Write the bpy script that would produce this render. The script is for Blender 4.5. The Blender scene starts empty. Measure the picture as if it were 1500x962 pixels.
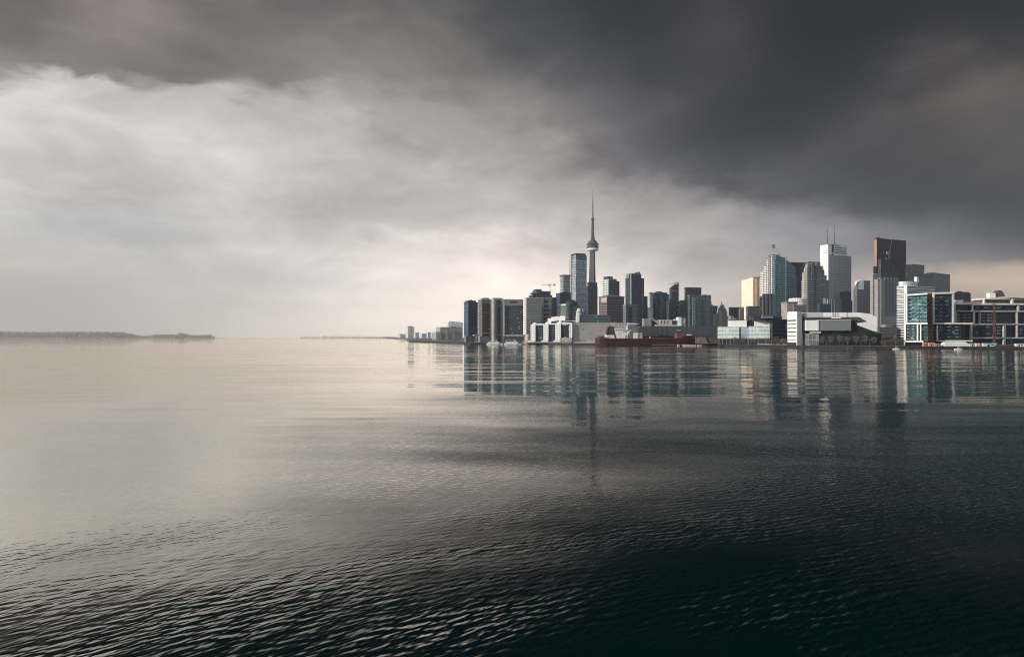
import bpy, bmesh, math, random
from mathutils import Vector, Matrix

rnd = random.Random(7)
SC = bpy.context.scene
COL = SC.collection

# ------------------------------------------------------------------ survey of the view
# Positions were surveyed from the viewpoint as bearings; at() turns a bearing and a range into metres.
F, CX, HY, EYE = 1044.0, 750.0, 493.0, 12.0


def kx(X):
    return (X - CX) / F


def at(X, D, z=0.0):
    return Vector((kx(X) * D, D, z))


def hz(Y, D):
    return EYE + (HY - Y) / F * D


def s2l(c):
    out = []
    for v in c[:3]:
        v = v / 255.0
        out.append(v / 12.92 if v <= 0.04045 else ((v + 0.055) / 1.055) ** 2.4)
    return tuple(out)


# ------------------------------------------------------------------ camera
cam_data = bpy.data.cameras.new('camera')
cam_data.sensor_width = 36.0
cam_data.lens = F / 1500.0 * 36.0
cam_data.shift_y = 12.0 / 1500.0
cam_data.clip_start = 0.5
cam_data.clip_end = 120000.0
cam = bpy.data.objects.new('camera', cam_data)
cam.location = (0, 0, EYE)
cam.rotation_euler = (math.radians(90), 0, 0)
COL.objects.link(cam)
SC.camera = cam

vs = SC.view_settings
vs.view_transform = 'Standard'
vs.look = 'None'
vs.exposure = 0.0
vs.gamma = 1.0
vs.use_curve_mapping = False
SC.render.engine = 'CYCLES'
cy = SC.cycles
cy.use_denoising = True
try:
    cy.denoiser = 'OPENIMAGEDENOISE'
    cy.denoising_input_passes = 'RGB_ALBEDO_NORMAL'
    cy.denoising_prefilter = 'NONE'
except Exception:
    pass
cy.max_bounces = 6
cy.diffuse_bounces = 2
cy.glossy_bounces = 4
cy.volume_bounces = 1
cy.caustics_reflective = False
cy.caustics_refractive = False
cy.use_adaptive_sampling = False
cy.filter_width = 1.05


# ------------------------------------------------------------------ node helpers
class NT:
    def __init__(self, tree):
        self.t = tree
        self.n = tree.nodes
        self.l = tree.links

    def new(self, typ, **kw):
        n = self.n.new(typ)
        for k, v in kw.items():
            setattr(n, k, v)
        return n

    def put(self, sock, v):
        if isinstance(v, bpy.types.NodeSocket):
            self.l.new(v, sock)
        elif v is not None:
            sock.default_value = v

    def math(self, op, a, b=None, c=None, clamp=False):
        n = self.new('ShaderNodeMath', operation=op, use_clamp=clamp)
        for i, v in enumerate((a, b, c)):
            if v is not None:
                self.put(n.inputs[i], v)
        return n.outputs[0]

    def vmath(self, op, a, b=None):
        n = self.new('ShaderNodeVectorMath', operation=op)
        self.put(n.inputs[0], a)
        if b is not None:
            if op == 'SCALE':
                self.put(n.inputs['Scale'], b)
            else:
                self.put(n.inputs[1], b)
        return n.outputs[0]

    def mix(self, f, a, b, blend='MIX'):
        n = self.new('ShaderNodeMix', data_type='RGBA', blend_type=blend)
        self.put(n.inputs[0], f)
        self.put(n.inputs[6], a if isinstance(a, bpy.types.NodeSocket) else (*a[:3], 1))
        self.put(n.inputs[7], b if isinstance(b, bpy.types.NodeSocket) else (*b[:3], 1))
        return n.outputs[2]

    def rng(self, v, a, b, c=0.0, d=1.0, smooth=False):
        n = self.new('ShaderNodeMapRange', clamp=True)
        if smooth:
            n.interpolation_type = 'SMOOTHSTEP'
        self.put(n.inputs[0], v)
        for i, q in enumerate((a, b, c, d)):
            n.inputs[i + 1].default_value = q
        return n.outputs[0]

    def noise(self, vec, scale, detail=2.0, rough=0.5, dist=0.0):
        n = self.new('ShaderNodeTexNoise')
        self.put(n.inputs['Vector'], vec)
        n.inputs['Scale'].default_value = scale
        n.inputs['Detail'].default_value = detail
        n.inputs['Roughness'].default_value = rough
        n.inputs['Distortion'].default_value = dist
        return n

    def sep(self, v):
        n = self.new('ShaderNodeSeparateXYZ')
        self.put(n.inputs[0], v)
        return n.outputs

    def comb(self, x, y, z):
        n = self.new('ShaderNodeCombineXYZ')
        for i, v in enumerate((x, y, z)):
            self.put(n.inputs[i], v)
        return n.outputs[0]


# ------------------------------------------------------------------ sky
SUN_EL = math.radians(17)
SUN_TO = Vector((-0.93, -0.36, 0)).normalized() * math.cos(SUN_EL) + Vector((0, 0, math.sin(SUN_EL)))

SKY_X = [0, 150, 300, 450, 600, 750, 900, 1050, 1200, 1350, 1500]
SKY = {
    -40: [(96, 92, 90), (105, 99, 97), (100, 97, 95), (92, 91, 90), (88, 87, 87), (66, 67, 71), (52, 53, 57), (52, 52, 55), (42, 42, 46), (40, 41, 45), (42, 43, 46)],
    0: [(100, 95, 92), (120, 112, 109), (106, 102, 100), (100, 99, 98), (100, 99, 98), (72, 73, 77), (56, 57, 61), (64, 62, 64), (44, 44, 48), (41, 42, 46), (44, 45, 48)],
    60: [(106, 102, 99), (108, 103, 100), (103, 100, 99), (111, 109, 106), (116, 114, 111), (90, 90, 91), (60, 61, 65), (60, 59, 62), (41, 42, 46), (46, 46, 50), (60, 59, 60)],
    112: [(124, 120, 117), (114, 110, 108), (112, 110, 109), (120, 118, 115), (126, 124, 121), (110, 108, 107), (66, 67, 71), (56, 57, 62), (48, 49, 53), (64, 63, 64), (88, 85, 84)],
    150: [(200, 197, 192), (190, 187, 182), (176, 172, 168), (162, 158, 154), (150, 147, 143), (130, 127, 125), (84, 83, 86), (58, 59, 64), (52, 53, 57), (76, 74, 74), (90, 87, 86)],
    200: [(208, 205, 200), (203, 201, 196), (203, 200, 195), (198, 193, 189), (172, 167, 163), (148, 144, 142), (102, 100, 102), (64, 65, 70), (57, 58, 63), (79, 77, 77), (90, 88, 87)],
    250: [(205, 203, 198), (207, 205, 200), (208, 205, 200), (198, 194, 190), (192, 187, 183), (172, 166, 163), (132, 128, 128), (82, 82, 87), (66, 67, 73), (72, 72, 75), (80, 79, 80)],
    300: [(200, 199, 196), (197, 196, 194), (205, 202, 198), (193, 190, 187), (194, 190, 187), (194, 188, 184), (169, 164, 162), (127, 125, 127), (95, 96, 102), (78, 79, 84), (70, 71, 76)],
    345: [(196, 195, 192), (190, 190, 189), (198, 197, 194), (199, 197, 193), (206, 202, 198), (209, 203, 199), (193, 188, 184), (163, 161, 161), (136, 136, 140), (116, 118, 122), (96, 98, 104)],
    388: [(193, 189, 183), (193, 190, 187), (197, 194, 190), (208, 204, 199), (221, 215, 210), (231, 222, 216), (216, 210, 205), (182, 179, 176), (155, 154, 156), (142, 142, 145), (196, 181, 166)],
    378: [(194, 190, 185), (194, 192, 188), (198, 195, 191), (208, 204, 199), (220, 214, 209), (228, 220, 214), (213, 207, 202), (178, 175, 173), (152, 151, 154), (138, 139, 143), (122, 121, 124)],
    396: [(192, 188, 181), (192, 189, 185), (196, 193, 189), (209, 205, 200), (223, 217, 212), (233, 224, 218), (219, 213, 208), (186, 182, 179), (160, 158, 160), (172, 163, 156), (214, 196, 178)],
    408: [(190, 186, 179), (190, 187, 184), (195, 192, 189), (210, 205, 200), (224, 218, 213), (236, 227, 220), (223, 216, 211), (196, 191, 187), (172, 168, 168), (205, 190, 176), (216, 197, 178)],
    425: [(186, 182, 175), (188, 185, 178), (194, 191, 187), (210, 206, 200), (226, 221, 214), (238, 229, 222), (228, 221, 215), (209, 202, 196), (186, 180, 177), (190, 178, 168), (208, 190, 172)],
    465: [(182, 178, 171), (184, 180, 173), (190, 186, 180), (206, 202, 196), (226, 221, 215), (236, 229, 222), (232, 225, 218), (216, 209, 202), (200, 192, 186), (196, 184, 172), (200, 184, 168)],
    493: [(184, 180, 173), (186, 182, 175), (192, 188, 182), (208, 204, 198), (224, 219, 213), (230, 224, 218), (226, 220, 214), (209, 204, 198), (192, 187, 182), (190, 180, 170), (192, 178, 164)],
}


def sky_table(X, Y):
    ys = sorted(SKY)
    Y = min(max(Y, ys[0]), ys[-1])
    X = min(max(X, 0), 1500)
    j = max(i for i in range(len(ys) - 1) if ys[i] <= Y)
    fy = (Y - ys[j]) / (ys[j + 1] - ys[j])
    i = min(int(X // 150), 9)
    fx = (X - SKY_X[i]) / 150.0
    out = []
    cs = [[s2l(SKY[ys[j + a]][i + b]) for b in (0, 1)] for a in (0, 1)]
    for k in range(3):
        a = cs[0][0][k] * (1 - fx) + cs[0][1][k] * fx
        b = cs[1][0][k] * (1 - fx) + cs[1][1][k] * fx
        out.append(a * (1 - fy) + b * fy)
    return out


def lerp3(a, b, t):
    return [a[k] * (1 - t) + b[k] * t for k in range(3)]


# thicker and thinner cloud masses: bearing, height, half sizes, slope, gain, warm (+) or cool (-)
CLOUDLETS = [
    (680, 475, 400, 62, 0, .50, .07), (1480, 420, 90, 26, 0, .18, .06),
    (790, 432, 300, 62, 0, .26, .06), (150, 195, 330, 60, 0, -.10, 0), (430, 488, 280, 34, 0, .14, .05), (250, 55, 380, 95, 0, .27, .05),
    (165, 22, 55, 38, 20, .38, .15), (60, 50, 70, 40, 0, -.08, 0), (300, 100, 120, 35, 0, -.14, -.1), (500, 85, 90, 60, 30, .16, 0), (610, 60, 70, 70, 60, .10, .1),
    (565, 140, 60, 12, 25, .22, .1), (30, 95, 60, 25, 10, .12, .1), (400, 30, 80, 30, 10, -.10, 0),
    (180, 335, 150, 20, 4, -.17, -.25), (90, 235, 110, 12, 3, -.09, 0), (440, 305, 90, 24, 8, -.12, -.1), (540, 255, 110, 30, 15, -.16, 0), (430, 415, 120, 20, 6, -.11, -.2),
    (300, 215, 120, 18, 8, .08, 0), (310, 330, 60, 20, 20, .08, 0), (40, 385, 90, 18, 0, .10, .2), (640, 365, 190, 16, -3, .12, .1), (620, 200, 120, 25, 25, -.12, .05), (480, 180, 100, 18, 20, .10, .1),
    (720, 330, 110, 18, 8, -.10, 0), (560, 335, 130, 14, 4, -.08, -.1),
    (905, 25, 90, 60, 30, -.28, -.3), (1060, 70, 70, 60, -35, .42, .3), (1190, 60, 120, 55, -12, -.28, -.2), (1140, 160, 90, 55, -25, -.22, -.2), (820, 110, 80, 60, 40, -.12, -.2),
    (1010, 235, 110, 30, 15, -.22, -.3), (1425, 120, 75, 55, -35, .55, .25), (1290, 180, 110, 32, -28, .30, .2), (1165, 245, 80, 22, -25, .25, .1), (1480, 220, 70, 45, 0, .15, .2),
    (1380, 275, 130, 30, 5, -.18, -.3), (1450, 335, 110, 26, 6, -.18, -.35), (1210, 292, 150, 18, 6, -.20, -.3), (1260, 352, 150, 22, 0, .10, -.1), (1010, 380, 110, 38, 8, -.12, -.2), (940, 300, 70, 25, 30, .12, .1),
    (1130, 330, 90, 18, 10, .12, 0), (1380, 40, 150, 30, -12, -.12, -.2), (760, 40, 60, 50, 50, -.12, -.2)]
EDGE = [(0, 124), (150, 130), (300, 138), (420, 140), (550, 150), (650, 165), (750, 192), (850, 226), (950, 256), (1050, 280), (1150, 302), (1300, 322), (1500, 362)]


def deck_edge(X):
    for (xa, ya), (xb, yb) in zip(EDGE, EDGE[1:]):
        if X <= xb:
            return ya + (yb - ya) * (X - xa) / (xb - xa)
    return EDGE[-1][1]


ZENITH = s2l((74, 75, 78))
BACK_LOW, BACK_HIGH = s2l((186, 202, 216)), s2l((160, 172, 186))  # unseen sky behind the camera, brightened to fill the building fronts


def sky_at(az, el):
    """cloud radiance for a bearing: surveyed ahead, brightened fill sky behind, plain overcast overhead"""
    a = max(min(az, 35.6), -35.6)
    X = CX + F * math.tan(math.radians(a))
    e = min(max(el, -0.5), 26.0)
    Y = HY - F * math.tan(math.radians(e)) / math.cos(math.radians(a))
    ye = deck_edge(X)
    dy = Y - ye
    g = (12.0 if X < 450 else 8.0 if X < 1000 else 18.0) * min(1.0, max(0.0, (1320 - X) / 250.0))
    Ys = Y + math.copysign(g * min(abs(dy) / 9.0, 1.0) * math.exp(-max(abs(dy) - 9, 0) / 60.0), dy)
    c = sky_table(X, Ys)
    for bx, by, ru, rv, rot, gain_, hue in CLOUDLETS:
        co, si = math.cos(math.radians(rot)), math.sin(math.radians(rot))
        du, dv = (X - bx) * co + (Y - by) * si, -(X - bx) * si + (Y - by) * co
        w = math.exp(-(du / ru) ** 2 - (dv / rv) ** 2) * gain_
        c = [c[0] * (1 + w + hue * abs(w)), c[1] * (1 + w), c[2] * (1 + w - hue * abs(w))]
    t = min(max((el - 24.0) / 30.0, 0), 1)
    c = lerp3(c, ZENITH, t * t * (3 - 2 * t))
    b = lerp3(BACK_LOW, BACK_HIGH, min(max(el / 40.0, 0), 1))
    t = min(max((abs(az) - 50.0) / 55.0, 0), 1)
    c = lerp3(c, b, t * t * (3 - 2 * t))
    if el < 0:
        c = [v * 0.96 for v in c]
    return [k * 1.22 * v ** 1.14 if v > 0 else 0 for k, v in zip((1.01, 0.995, 1.0), c)]


world = bpy.data.worlds.new('World')
SC.world = world
world.use_nodes = True
wt = NT(world.node_tree)
wt.n.clear()
tc = wt.new('ShaderNodeTexCoord')
d0 = tc.outputs['Generated']
# drifting cloud texture: noise over the direction, squeezed in height so the wisps lie flat
flat = wt.vmath('MULTIPLY', d0, (1.0, 1.0, 2.6))
w1 = wt.noise(flat, 3.2, 5.0, 0.55, 0.35)
w2 = wt.noise(wt.vmath('MULTIPLY', d0, (1.0, 1.0, 1.9)), 9.0, 7.0, 0.6, 0.4)
sx, sy, sz = wt.sep(d0)
az = wt.math('MULTIPLY', wt.math('ARCTAN2', sx, sy), 180 / math.pi)
hl = wt.math('SQRT', wt.math('ADD', wt.math('MULTIPLY', sx, sx), wt.math('MULTIPLY', sy, sy)))
el = wt.math('MULTIPLY', wt.math('ARCTAN2', sz, hl), 180 / math.pi)
r1, g1, b1 = wt.sep(w1.outputs['Color'])
r2, g2, b2 = wt.sep(w2.outputs['Color'])
up = wt.rng(el, 1.0, 11.0, 0.08, 1.0)
daz = wt.math('MULTIPLY_ADD', wt.math('SUBTRACT', r1, 0.5), 10.0, wt.math('MULTIPLY', wt.math('SUBTRACT', r2, 0.5), 5.0))
dl = wt.math('MULTIPLY_ADD', wt.math('SUBTRACT', g1, 0.5), 5.0, wt.math('MULTIPLY', wt.math('SUBTRACT', g2, 0.5), 5.2))
azw = wt.math('MULTIPLY_ADD', daz, up, az)
elw = wt.math('MULTIPLY_ADD', dl, up, el)
AZ_STOPS = [-180, -110, -60] + [-36.5 + 73.0 * i / 25 for i in range(26)] + [60, 110, 180]
ELS = [-2, 0, 1, 2, 3, 3.9, 4.5, 5.2, 6.2, 7.2, 8.2, 9.2, 10.2, 11.2, 12.2, 13.2, 14.2, 15.2, 16.2, 17, 17.8, 18.6, 19.6, 21, 22.5, 24.5, 28, 34, 45, 65]
azf = wt.math('MULTIPLY_ADD', azw, 1 / 360.0, 0.5)
cur = None
for i, e in enumerate(ELS):
    ramp = wt.new('ShaderNodeValToRGB')
    cr = ramp.color_ramp
    cr.interpolation = 'LINEAR'
    while len(cr.elements) < len(AZ_STOPS):
        cr.elements.new(0.5)
    for k, a in enumerate(AZ_STOPS):
        cr.elements[k].position = k / 100.0 * 0.0 + (a + 180) / 360.0
    for k, a in enumerate(AZ_STOPS):
        cr.elements[k].color = (*sky_at(a, e), 1)
    wt.put(ramp.inputs[0], azf)
    if cur is None:
        cur = ramp.outputs[0]
    else:
        cur = wt.mix(wt.rng(elw, ELS[i - 1], e), cur, ramp.outputs[0])
# wisps: denser and thinner threads of cloud
ws = wt.noise(wt.vmath('MULTIPLY', d0, (1.0, 1.0, 2.6)), 7.0, 8.0, 0.6, 0.5)
wl = wt.noise(wt.vmath('MULTIPLY', d0, (1.0, 1.0, 3.0)), 2.6, 4.0, 0.5, 0.2)
gain = wt.math('MULTIPLY', wt.rng(ws.outputs['Fac'], 0.28, 0.72, 0.79, 1.22), wt.rng(wl.outputs['Fac'], 0.3, 0.7, 0.88, 1.12))
gain = wt.math('MULTIPLY_ADD', wt.math('SUBTRACT', gain, 1.0), wt.rng(el, 0.5, 7.0, 0.2, 1.0), 1.0)
cloud = wt.vmath('SCALE', cur, gain)
skytex = wt.new('ShaderNodeTexSky', sky_type='NISHITA')
skytex.sun_disc = False
skytex.sun_elevation = SUN_EL
skytex.sun_rotation = math.atan2(SUN_TO.x, SUN_TO.y)
bg_clear = wt.new('ShaderNodeBackground')
wt.put(bg_clear.inputs[0], skytex.outputs[0])
bg_clear.inputs[1].default_value = 0.1
bg_cloud = wt.new('ShaderNodeBackground')
wt.put(bg_cloud.inputs[0], cloud)
bg_cloud.inputs[1].default_value = 1.0
mx = wt.new('ShaderNodeMixShader')
mx.inputs[0].default_value = 0.97          # nearly closed cloud cover
wt.l.new(bg_clear.outputs[0], mx.inputs[1])
wt.l.new(bg_cloud.outputs[0], mx.inputs[2])
wo = wt.new('ShaderNodeOutputWorld')
wt.l.new(mx.outputs[0], wo.inputs[0])
world.cycles.sampling_method = 'MANUAL'
world.cycles.sample_map_resolution = 512

sun_data = bpy.data.lights.new('sun', 'SUN')
sun_data.energy = 5.0
sun_data.angle = math.radians(0.6)
sun_data.color = (1.0, 0.92, 0.82)
sun = bpy.data.objects.new('sun', sun_data)
sun.rotation_euler = (-SUN_TO).to_track_quat('-Z', 'Y').to_euler()
sun.location = (-200, -200, 300)
COL.objects.link(sun)


# ------------------------------------------------------------------ scene-object helpers
def tag(o, label=None, cat=None, group=None, kind=None):
    for k, v in (('label', label), ('category', cat), ('group', group), ('kind', kind)):
        if v:
            o[k] = v
    return o


def thing(name, label, cat, loc, group=None):
    o = bpy.data.objects.new(name, None)
    o.empty_display_size = 2.0
    o.location = loc
    COL.objects.link(o)
    return tag(o, label, cat, group)


class MB:
    """collects faces (with metre UVs) for one mesh object; coordinates are local to the thing's base"""

    def __init__(self):
        self.v, self.f, self.uv = [], [], []

    def face(self, pts, uvs=None):
        i = len(self.v)
        self.v += [tuple(p) for p in pts]
        self.f.append(list(range(i, i + len(pts))))
        if uvs is None:
            uvs = [(p[0], p[1]) for p in pts]
        self.uv.append(uvs)

    def prism(self, poly, z0, z1, top=True, bottom=False, tops=None, u0=0.0):
        """vertical prism on a counter-clockwise plan polygon; tops: own roof height per corner"""
        n = len(poly)
        zt = tops or [z1] * n
        u = u0
        for i in range(n):
            a, b = poly[i], poly[(i + 1) % n]
            L = math.hypot(b[0] - a[0], b[1] - a[1])
            za, zb = zt[i], zt[(i + 1) % n]
            self.face([(a[0], a[1], z0), (b[0], b[1], z0), (b[0], b[1], zb), (a[0], a[1], za)],
                      [(u, z0), (u + L, z0), (u + L, zb), (u, za)])
            u += L
        if top:
            self.face([(p[0], p[1], zt[i]) for i, p in enumerate(poly)])
        if bottom:
            self.face([(p[0], p[1], z0) for p in reversed(poly)])
        return self

    def frustum(self, poly0, poly1, z0, z1, top=True):
        n = len(poly0)
        u = 0
        for i in range(n):
            a, b, c, d = poly0[i], poly0[(i + 1) % n], poly1[(i + 1) % n], poly1[i]
            L = math.hypot(b[0] - a[0], b[1] - a[1])
            self.face([(*a, z0), (*b, z0), (*c, z1), (*d, z1)], [(u, z0), (u + L, z0), (u + L, z1), (u, z1)])
            u += L
        if top:
            self.face([(*p, z1) for p in poly1])
        return self

    def box(self, x0, x1, y0, y1, z0, z1):
        return self.prism([(x0, y0), (x1, y0), (x1, y1), (x0, y1)], z0, z1, bottom=True)

    def obox(self, c, u, v, hu, hv, z0, z1):
        """box on an oriented rectangle: centre c, unit axes u and v, half sizes hu and hv"""
        p = [(c[0] + u[0] * a * hu + v[0] * b * hv, c[1] + u[1] * a * hu + v[1] * b * hv) for a, b in ((-1, -1), (1, -1), (1, 1), (-1, 1))]
        return self.prism(ccw(p), z0, z1, bottom=True)

    def tube(self, a, b, r0, r1=None, n=6, cap=True):
        a, b = Vector(a), Vector(b)
        r1 = r0 if r1 is None else r1
        d = (b - a)
        if d.length < 1e-6:
            return self
        q = d.normalized()
        s = q.orthogonal().normalized()
        t = q.cross(s)
        A = [a + (s * math.cos(2 * math.pi * k / n) + t * math.sin(2 * math.pi * k / n)) * r0 for k in range(n)]
        B = [b + (s * math.cos(2 * math.pi * k / n) + t * math.sin(2 * math.pi * k / n)) * r1 for k in range(n)]
        for k in range(n):
            m = (k + 1) % n
            self.face([A[k], A[m], B[m], B[k]])
        if cap:
            self.face(list(reversed(A)))
            self.face(B)
        return self

    def lathe(self, prof, n=24, c=(0, 0)):
        """profile of (radius, z) turned about a vertical axis"""
        for (r0, z0), (r1, z1) in zip(prof, prof[1:]):
            for k in range(n):
                a, b = 2 * math.pi * k / n, 2 * math.pi * (k + 1) / n
                P = [(c[0] + r0 * math.cos(a), c[1] + r0 * math.sin(a), z0), (c[0] + r0 * math.cos(b), c[1] + r0 * math.sin(b), z0),
                     (c[0] + r1 * math.cos(b), c[1] + r1 * math.sin(b), z1), (c[0] + r1 * math.cos(a), c[1] + r1 * math.sin(a), z1)]
                if r0 < 1e-4:
                    P = [P[0], P[2], P[3]]
                elif r1 < 1e-4:
                    P = P[:3]
                rm = max(r0, r1)
                self.face(P, [(a * rm, z0), (b * rm, z0), (b * rm, z1), (a * rm, z1)][:len(P)])
        return self

    def build(self, name, mat, parent=None, smooth=False, loc=None):
        me = bpy.data.meshes.new(name)
        me.from_pydata(self.v, [], self.f)
        ul = me.uv_layers.new(name='UVMap')
        k = 0
        flat_uv = []
        for fu in self.uv:
            for q in fu:
                flat_uv += [q[0], q[1]]
        ul.data.foreach_set('uv', flat_uv)
        me.materials.append(mat)
        if smooth:
            me.polygons.foreach_set('use_smooth', [True] * len(me.polygons))
        o = bpy.data.objects.new(name, me)
        COL.objects.link(o)
        if parent is not None:
            o.parent = parent
        if loc is not None:
            o.location = loc
        return o


def ccw(p):
    s = sum(p[i][0] * p[(i + 1) % len(p)][1] - p[(i + 1) % len(p)][0] * p[i][1] for i in range(len(p)))
    return p if s > 0 else list(reversed(p))
# ------------------------------------------------------------------ water
def mat_water():
    m = bpy.data.materials.new('harbour_water')
    m.use_nodes = True
    t = NT(m.node_tree)
    t.n.clear()
    geo = t.new('ShaderNodeNewGeometry')
    pos = geo.outputs['Position']
    x, y, z = t.sep(pos)
    dist = t.math('SQRT', t.math('ADD', t.math('MULTIPLY', x, x), t.math('MULTIPLY', y, y)))

    def noise_slopes(vec, scale, detail, rough, dist_=0.0):
        n = t.noise(vec, scale, detail, rough, dist_)
        c = t.sep(n.outputs['Color'])
        return t.math('SUBTRACT', c[0], 0.5), t.math('SUBTRACT', c[1], 0.5)

    # wind wavelets: a spectrum of short waves about one heading, their phases bent by noise so crests stay short
    wn = t.noise(t.comb(x, y, 0.0), 0.24, 2.0, 0.5)
    ph = t.sep(wn.outputs['Color'])
    qr = random.Random(11)
    swx = swy = None
    for k_, lam in enumerate((0.24, 0.31, 0.38, 0.46, 0.56, 0.68, 0.84, 1.1, 1.7)):
        th = math.radians(46 + (qr.random() - 0.5) * 62)      # crest heading
        dx, dy = -math.sin(th), math.cos(th)
        w = 2 * math.pi / lam
        arg = t.math('MULTIPLY_ADD', x, dx * w, t.math('MULTIPLY', y, dy * w))
        arg = t.math('ADD', arg, t.math('MULTIPLY_ADD', ph[k_ % 3], 14.0 + 3 * (k_ % 4), qr.random() * 6))
        c_ = t.math('COSINE', arg)
        am = 0.030 if lam < 0.8 else 0.026
        ax, ay = t.math('MULTIPLY', c_, dx * am), t.math('MULTIPLY', c_, dy * am)
        swx = ax if swx is None else t.math('ADD', swx, ax)
        swy = ay if swy is None else t.math('ADD', swy, ay)
    # breeze patches: rough water near the pier, calmer beyond, broken into cat's paws
    th = math.radians(30)
    u = t.math('MULTIPLY_ADD', x, math.cos(th), t.math('MULTIPLY', y, math.sin(th)))
    v = t.math('MULTIPLY_ADD', x, -math.sin(th), t.math('MULTIPLY', y, math.cos(th)))
    patch = t.noise(t.comb(t.math('MULTIPLY', u, 0.3), v, 3.0), 0.10, 3.0, 0.55).outputs['Fac']
    pm = t.rng(patch, 0.40, 0.60, 0.10, 1.0, True)
    near = t.rng(dist, 24.0, 56.0, 1.0, 0.0, True)
    mid = t.rng(dist, 45.0, 160.0, 1.0, 0.0, True)
    amp = t.math('ADD', t.math('MULTIPLY', t.math('MULTIPLY', near, pm), 1.65), t.math('MULTIPLY', t.math('MULTIPLY', mid, pm), 0.36))
    west = t.rng(x, -38.0, 4.0, 0.45, 1.0, True)
    amp = t.math('ADD', t.math('MULTIPLY', amp, t.math('MULTIPLY_ADD', west, 0.5, 0.5)), t.math('MULTIPLY', west, 0.13))
    fa, fb = noise_slopes(t.comb(t.math('MULTIPLY', u, 0.5), v, 0.0), 5.0, 2.0, 0.6)
    nx = t.math('MULTIPLY', t.math('MULTIPLY_ADD', fb, 0.10, swx), amp)
    ny = t.math('MULTIPLY', t.math('MULTIPLY_ADD', fa, 0.16, swy), amp)
    # long low undulations with crests lying across the view
    ma, mb = noise_slopes(t.comb(t.math('MULTIPLY', x, 0.12), y, 9.0), 0.20, 4.0, 0.6, 0.5)
    la, lb = noise_slopes(t.comb(t.math('MULTIPLY', x, 0.09), y, 21.0), 0.03, 4.0, 0.6, 0.5)
    mamp = t.math('ADD', t.rng(dist, 60.0, 180.0, 0.06, 0.11), t.rng(dist, 180.0, 520.0, 0.0, 0.30))
    lull = t.rng(x, -260.0, -10.0, 0.34, 1.0, True)
    mamp = t.math('MULTIPLY', mamp, lull)
    nx = t.math('MULTIPLY_ADD', mb, t.math('MULTIPLY', mamp, 0.22), nx)
    ny = t.math('MULTIPLY_ADD', ma, mamp, ny)
    ny = t.math('MULTIPLY_ADD', la, t.math('MULTIPLY', lull, 0.08), ny)
    nx = t.math('MULTIPLY_ADD', lb, 0.010, nx)
    nrm = t.vmath('NORMALIZE', t.comb(nx, ny, 1.0))
    # ruffled zone added to darken the eastern reflections: steep ripples, near faces leaning south
    rx, ry = noise_slopes(t.comb(t.math('MULTIPLY', x, 0.5), y, 40.0), 7.0, 3.0, 0.7)
    rnm = t.vmath('NORMALIZE', t.comb(t.math('MULTIPLY_ADD', rx, 0.30, nx), t.math('ADD', t.math('MULTIPLY', ry, 0.55), t.math('SUBTRACT', ny, 0.17)), 1.0))
    edge = t.noise(t.comb(t.math('MULTIPLY', x, 0.5), y, 5.0), 0.035, 4.0, 0.6).outputs['Fac']
    xe = t.math('ADD', x, t.math('MULTIPLY', t.math('SUBTRACT', edge, 0.5), 60.0))
    east = t.rng(xe, -34.0, 14.0, 0.0, 1.0, True)
    ruff_dark = t.math('MULTIPLY', east, t.math('MULTIPLY', t.rng(dist, 60.0, 260.0, 0.92, 0.48), t.rng(dist, 260.0, 560.0, 1.0, 0.25)))
    ruff_dark = t.math('MULTIPLY', ruff_dark, t.rng(edge, 0.3, 0.7, 0.8, 1.1))

    def curve(normal):
        fr = t.new('ShaderNodeFresnel')
        fr.inputs['IOR'].default_value = 1.33
        t.l.new(normal, fr.inputs['Normal'])
        fc = t.new('ShaderNodeFloatCurve')
        cv = fc.mapping.curves[0]
        for a_, b_ in ((0.06, 0.012), (0.12, 0.055), (0.155, 0.25), (0.20, 0.58), (0.26, 0.74), (0.42, 0.78)):
            cv.points.new(a_, b_)
        cv.points[0].location = (0.0, 0.006)
        fc.mapping.update()
        t.l.new(fr.outputs[0], fc.inputs['Value'])
        return fc.outputs[0]

    df = t.new('ShaderNodeBsdfDiffuse')
    df.inputs['Color'].default_value = (0.0012, 0.0085, 0.0092, 1)

    def wet(normal, rough, col):
        gl = t.new('ShaderNodeBsdfGlossy')
        gl.inputs['Roughness'].default_value = rough
        gl.inputs['Color'].default_value = (*col, 1)
        t.l.new(normal, gl.inputs['Normal'])
        ms = t.new('ShaderNodeMixShader')
        t.l.new(curve(normal), ms.inputs[0])
        t.l.new(df.outputs[0], ms.inputs[1])
        t.l.new(gl.outputs[0], ms.inputs[2])
        return ms

    calm = wet(nrm, 0.03, (1.0, 0.945, 0.87))
    rough_ = wet(rnm, 0.12, (0.46, 0.84, 0.92))  # teal tint darkens the reflections of this zone
    mm = t.new('ShaderNodeMixShader')
    t.l.new(ruff_dark, mm.inputs[0])
    t.l.new(calm.outputs[0], mm.inputs[1])
    t.l.new(rough_.outputs[0], mm.inputs[2])
    o = t.new('ShaderNodeOutputMaterial')
    t.l.new(mm.outputs[0], o.inputs[0])
    return m


wmb = MB()
R = 13000.0
ringy = [-600, 200, 1500, 6000, R]
ringx = [-R, -8000, -2000, 0, 2000, 8000, R]
for i in range(len(ringx) - 1):
    for j in range(len(ringy) - 1):
        wmb.face([(ringx[i], ringy[j], 0), (ringx[i + 1], ringy[j], 0), (ringx[i + 1], ringy[j + 1], 0), (ringx[i], ringy[j + 1], 0)])
water = tag(wmb.build('water', mat_water()), 'calm dark harbour water with fine ripples reflecting the skyline', 'water', kind='structure')

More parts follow.
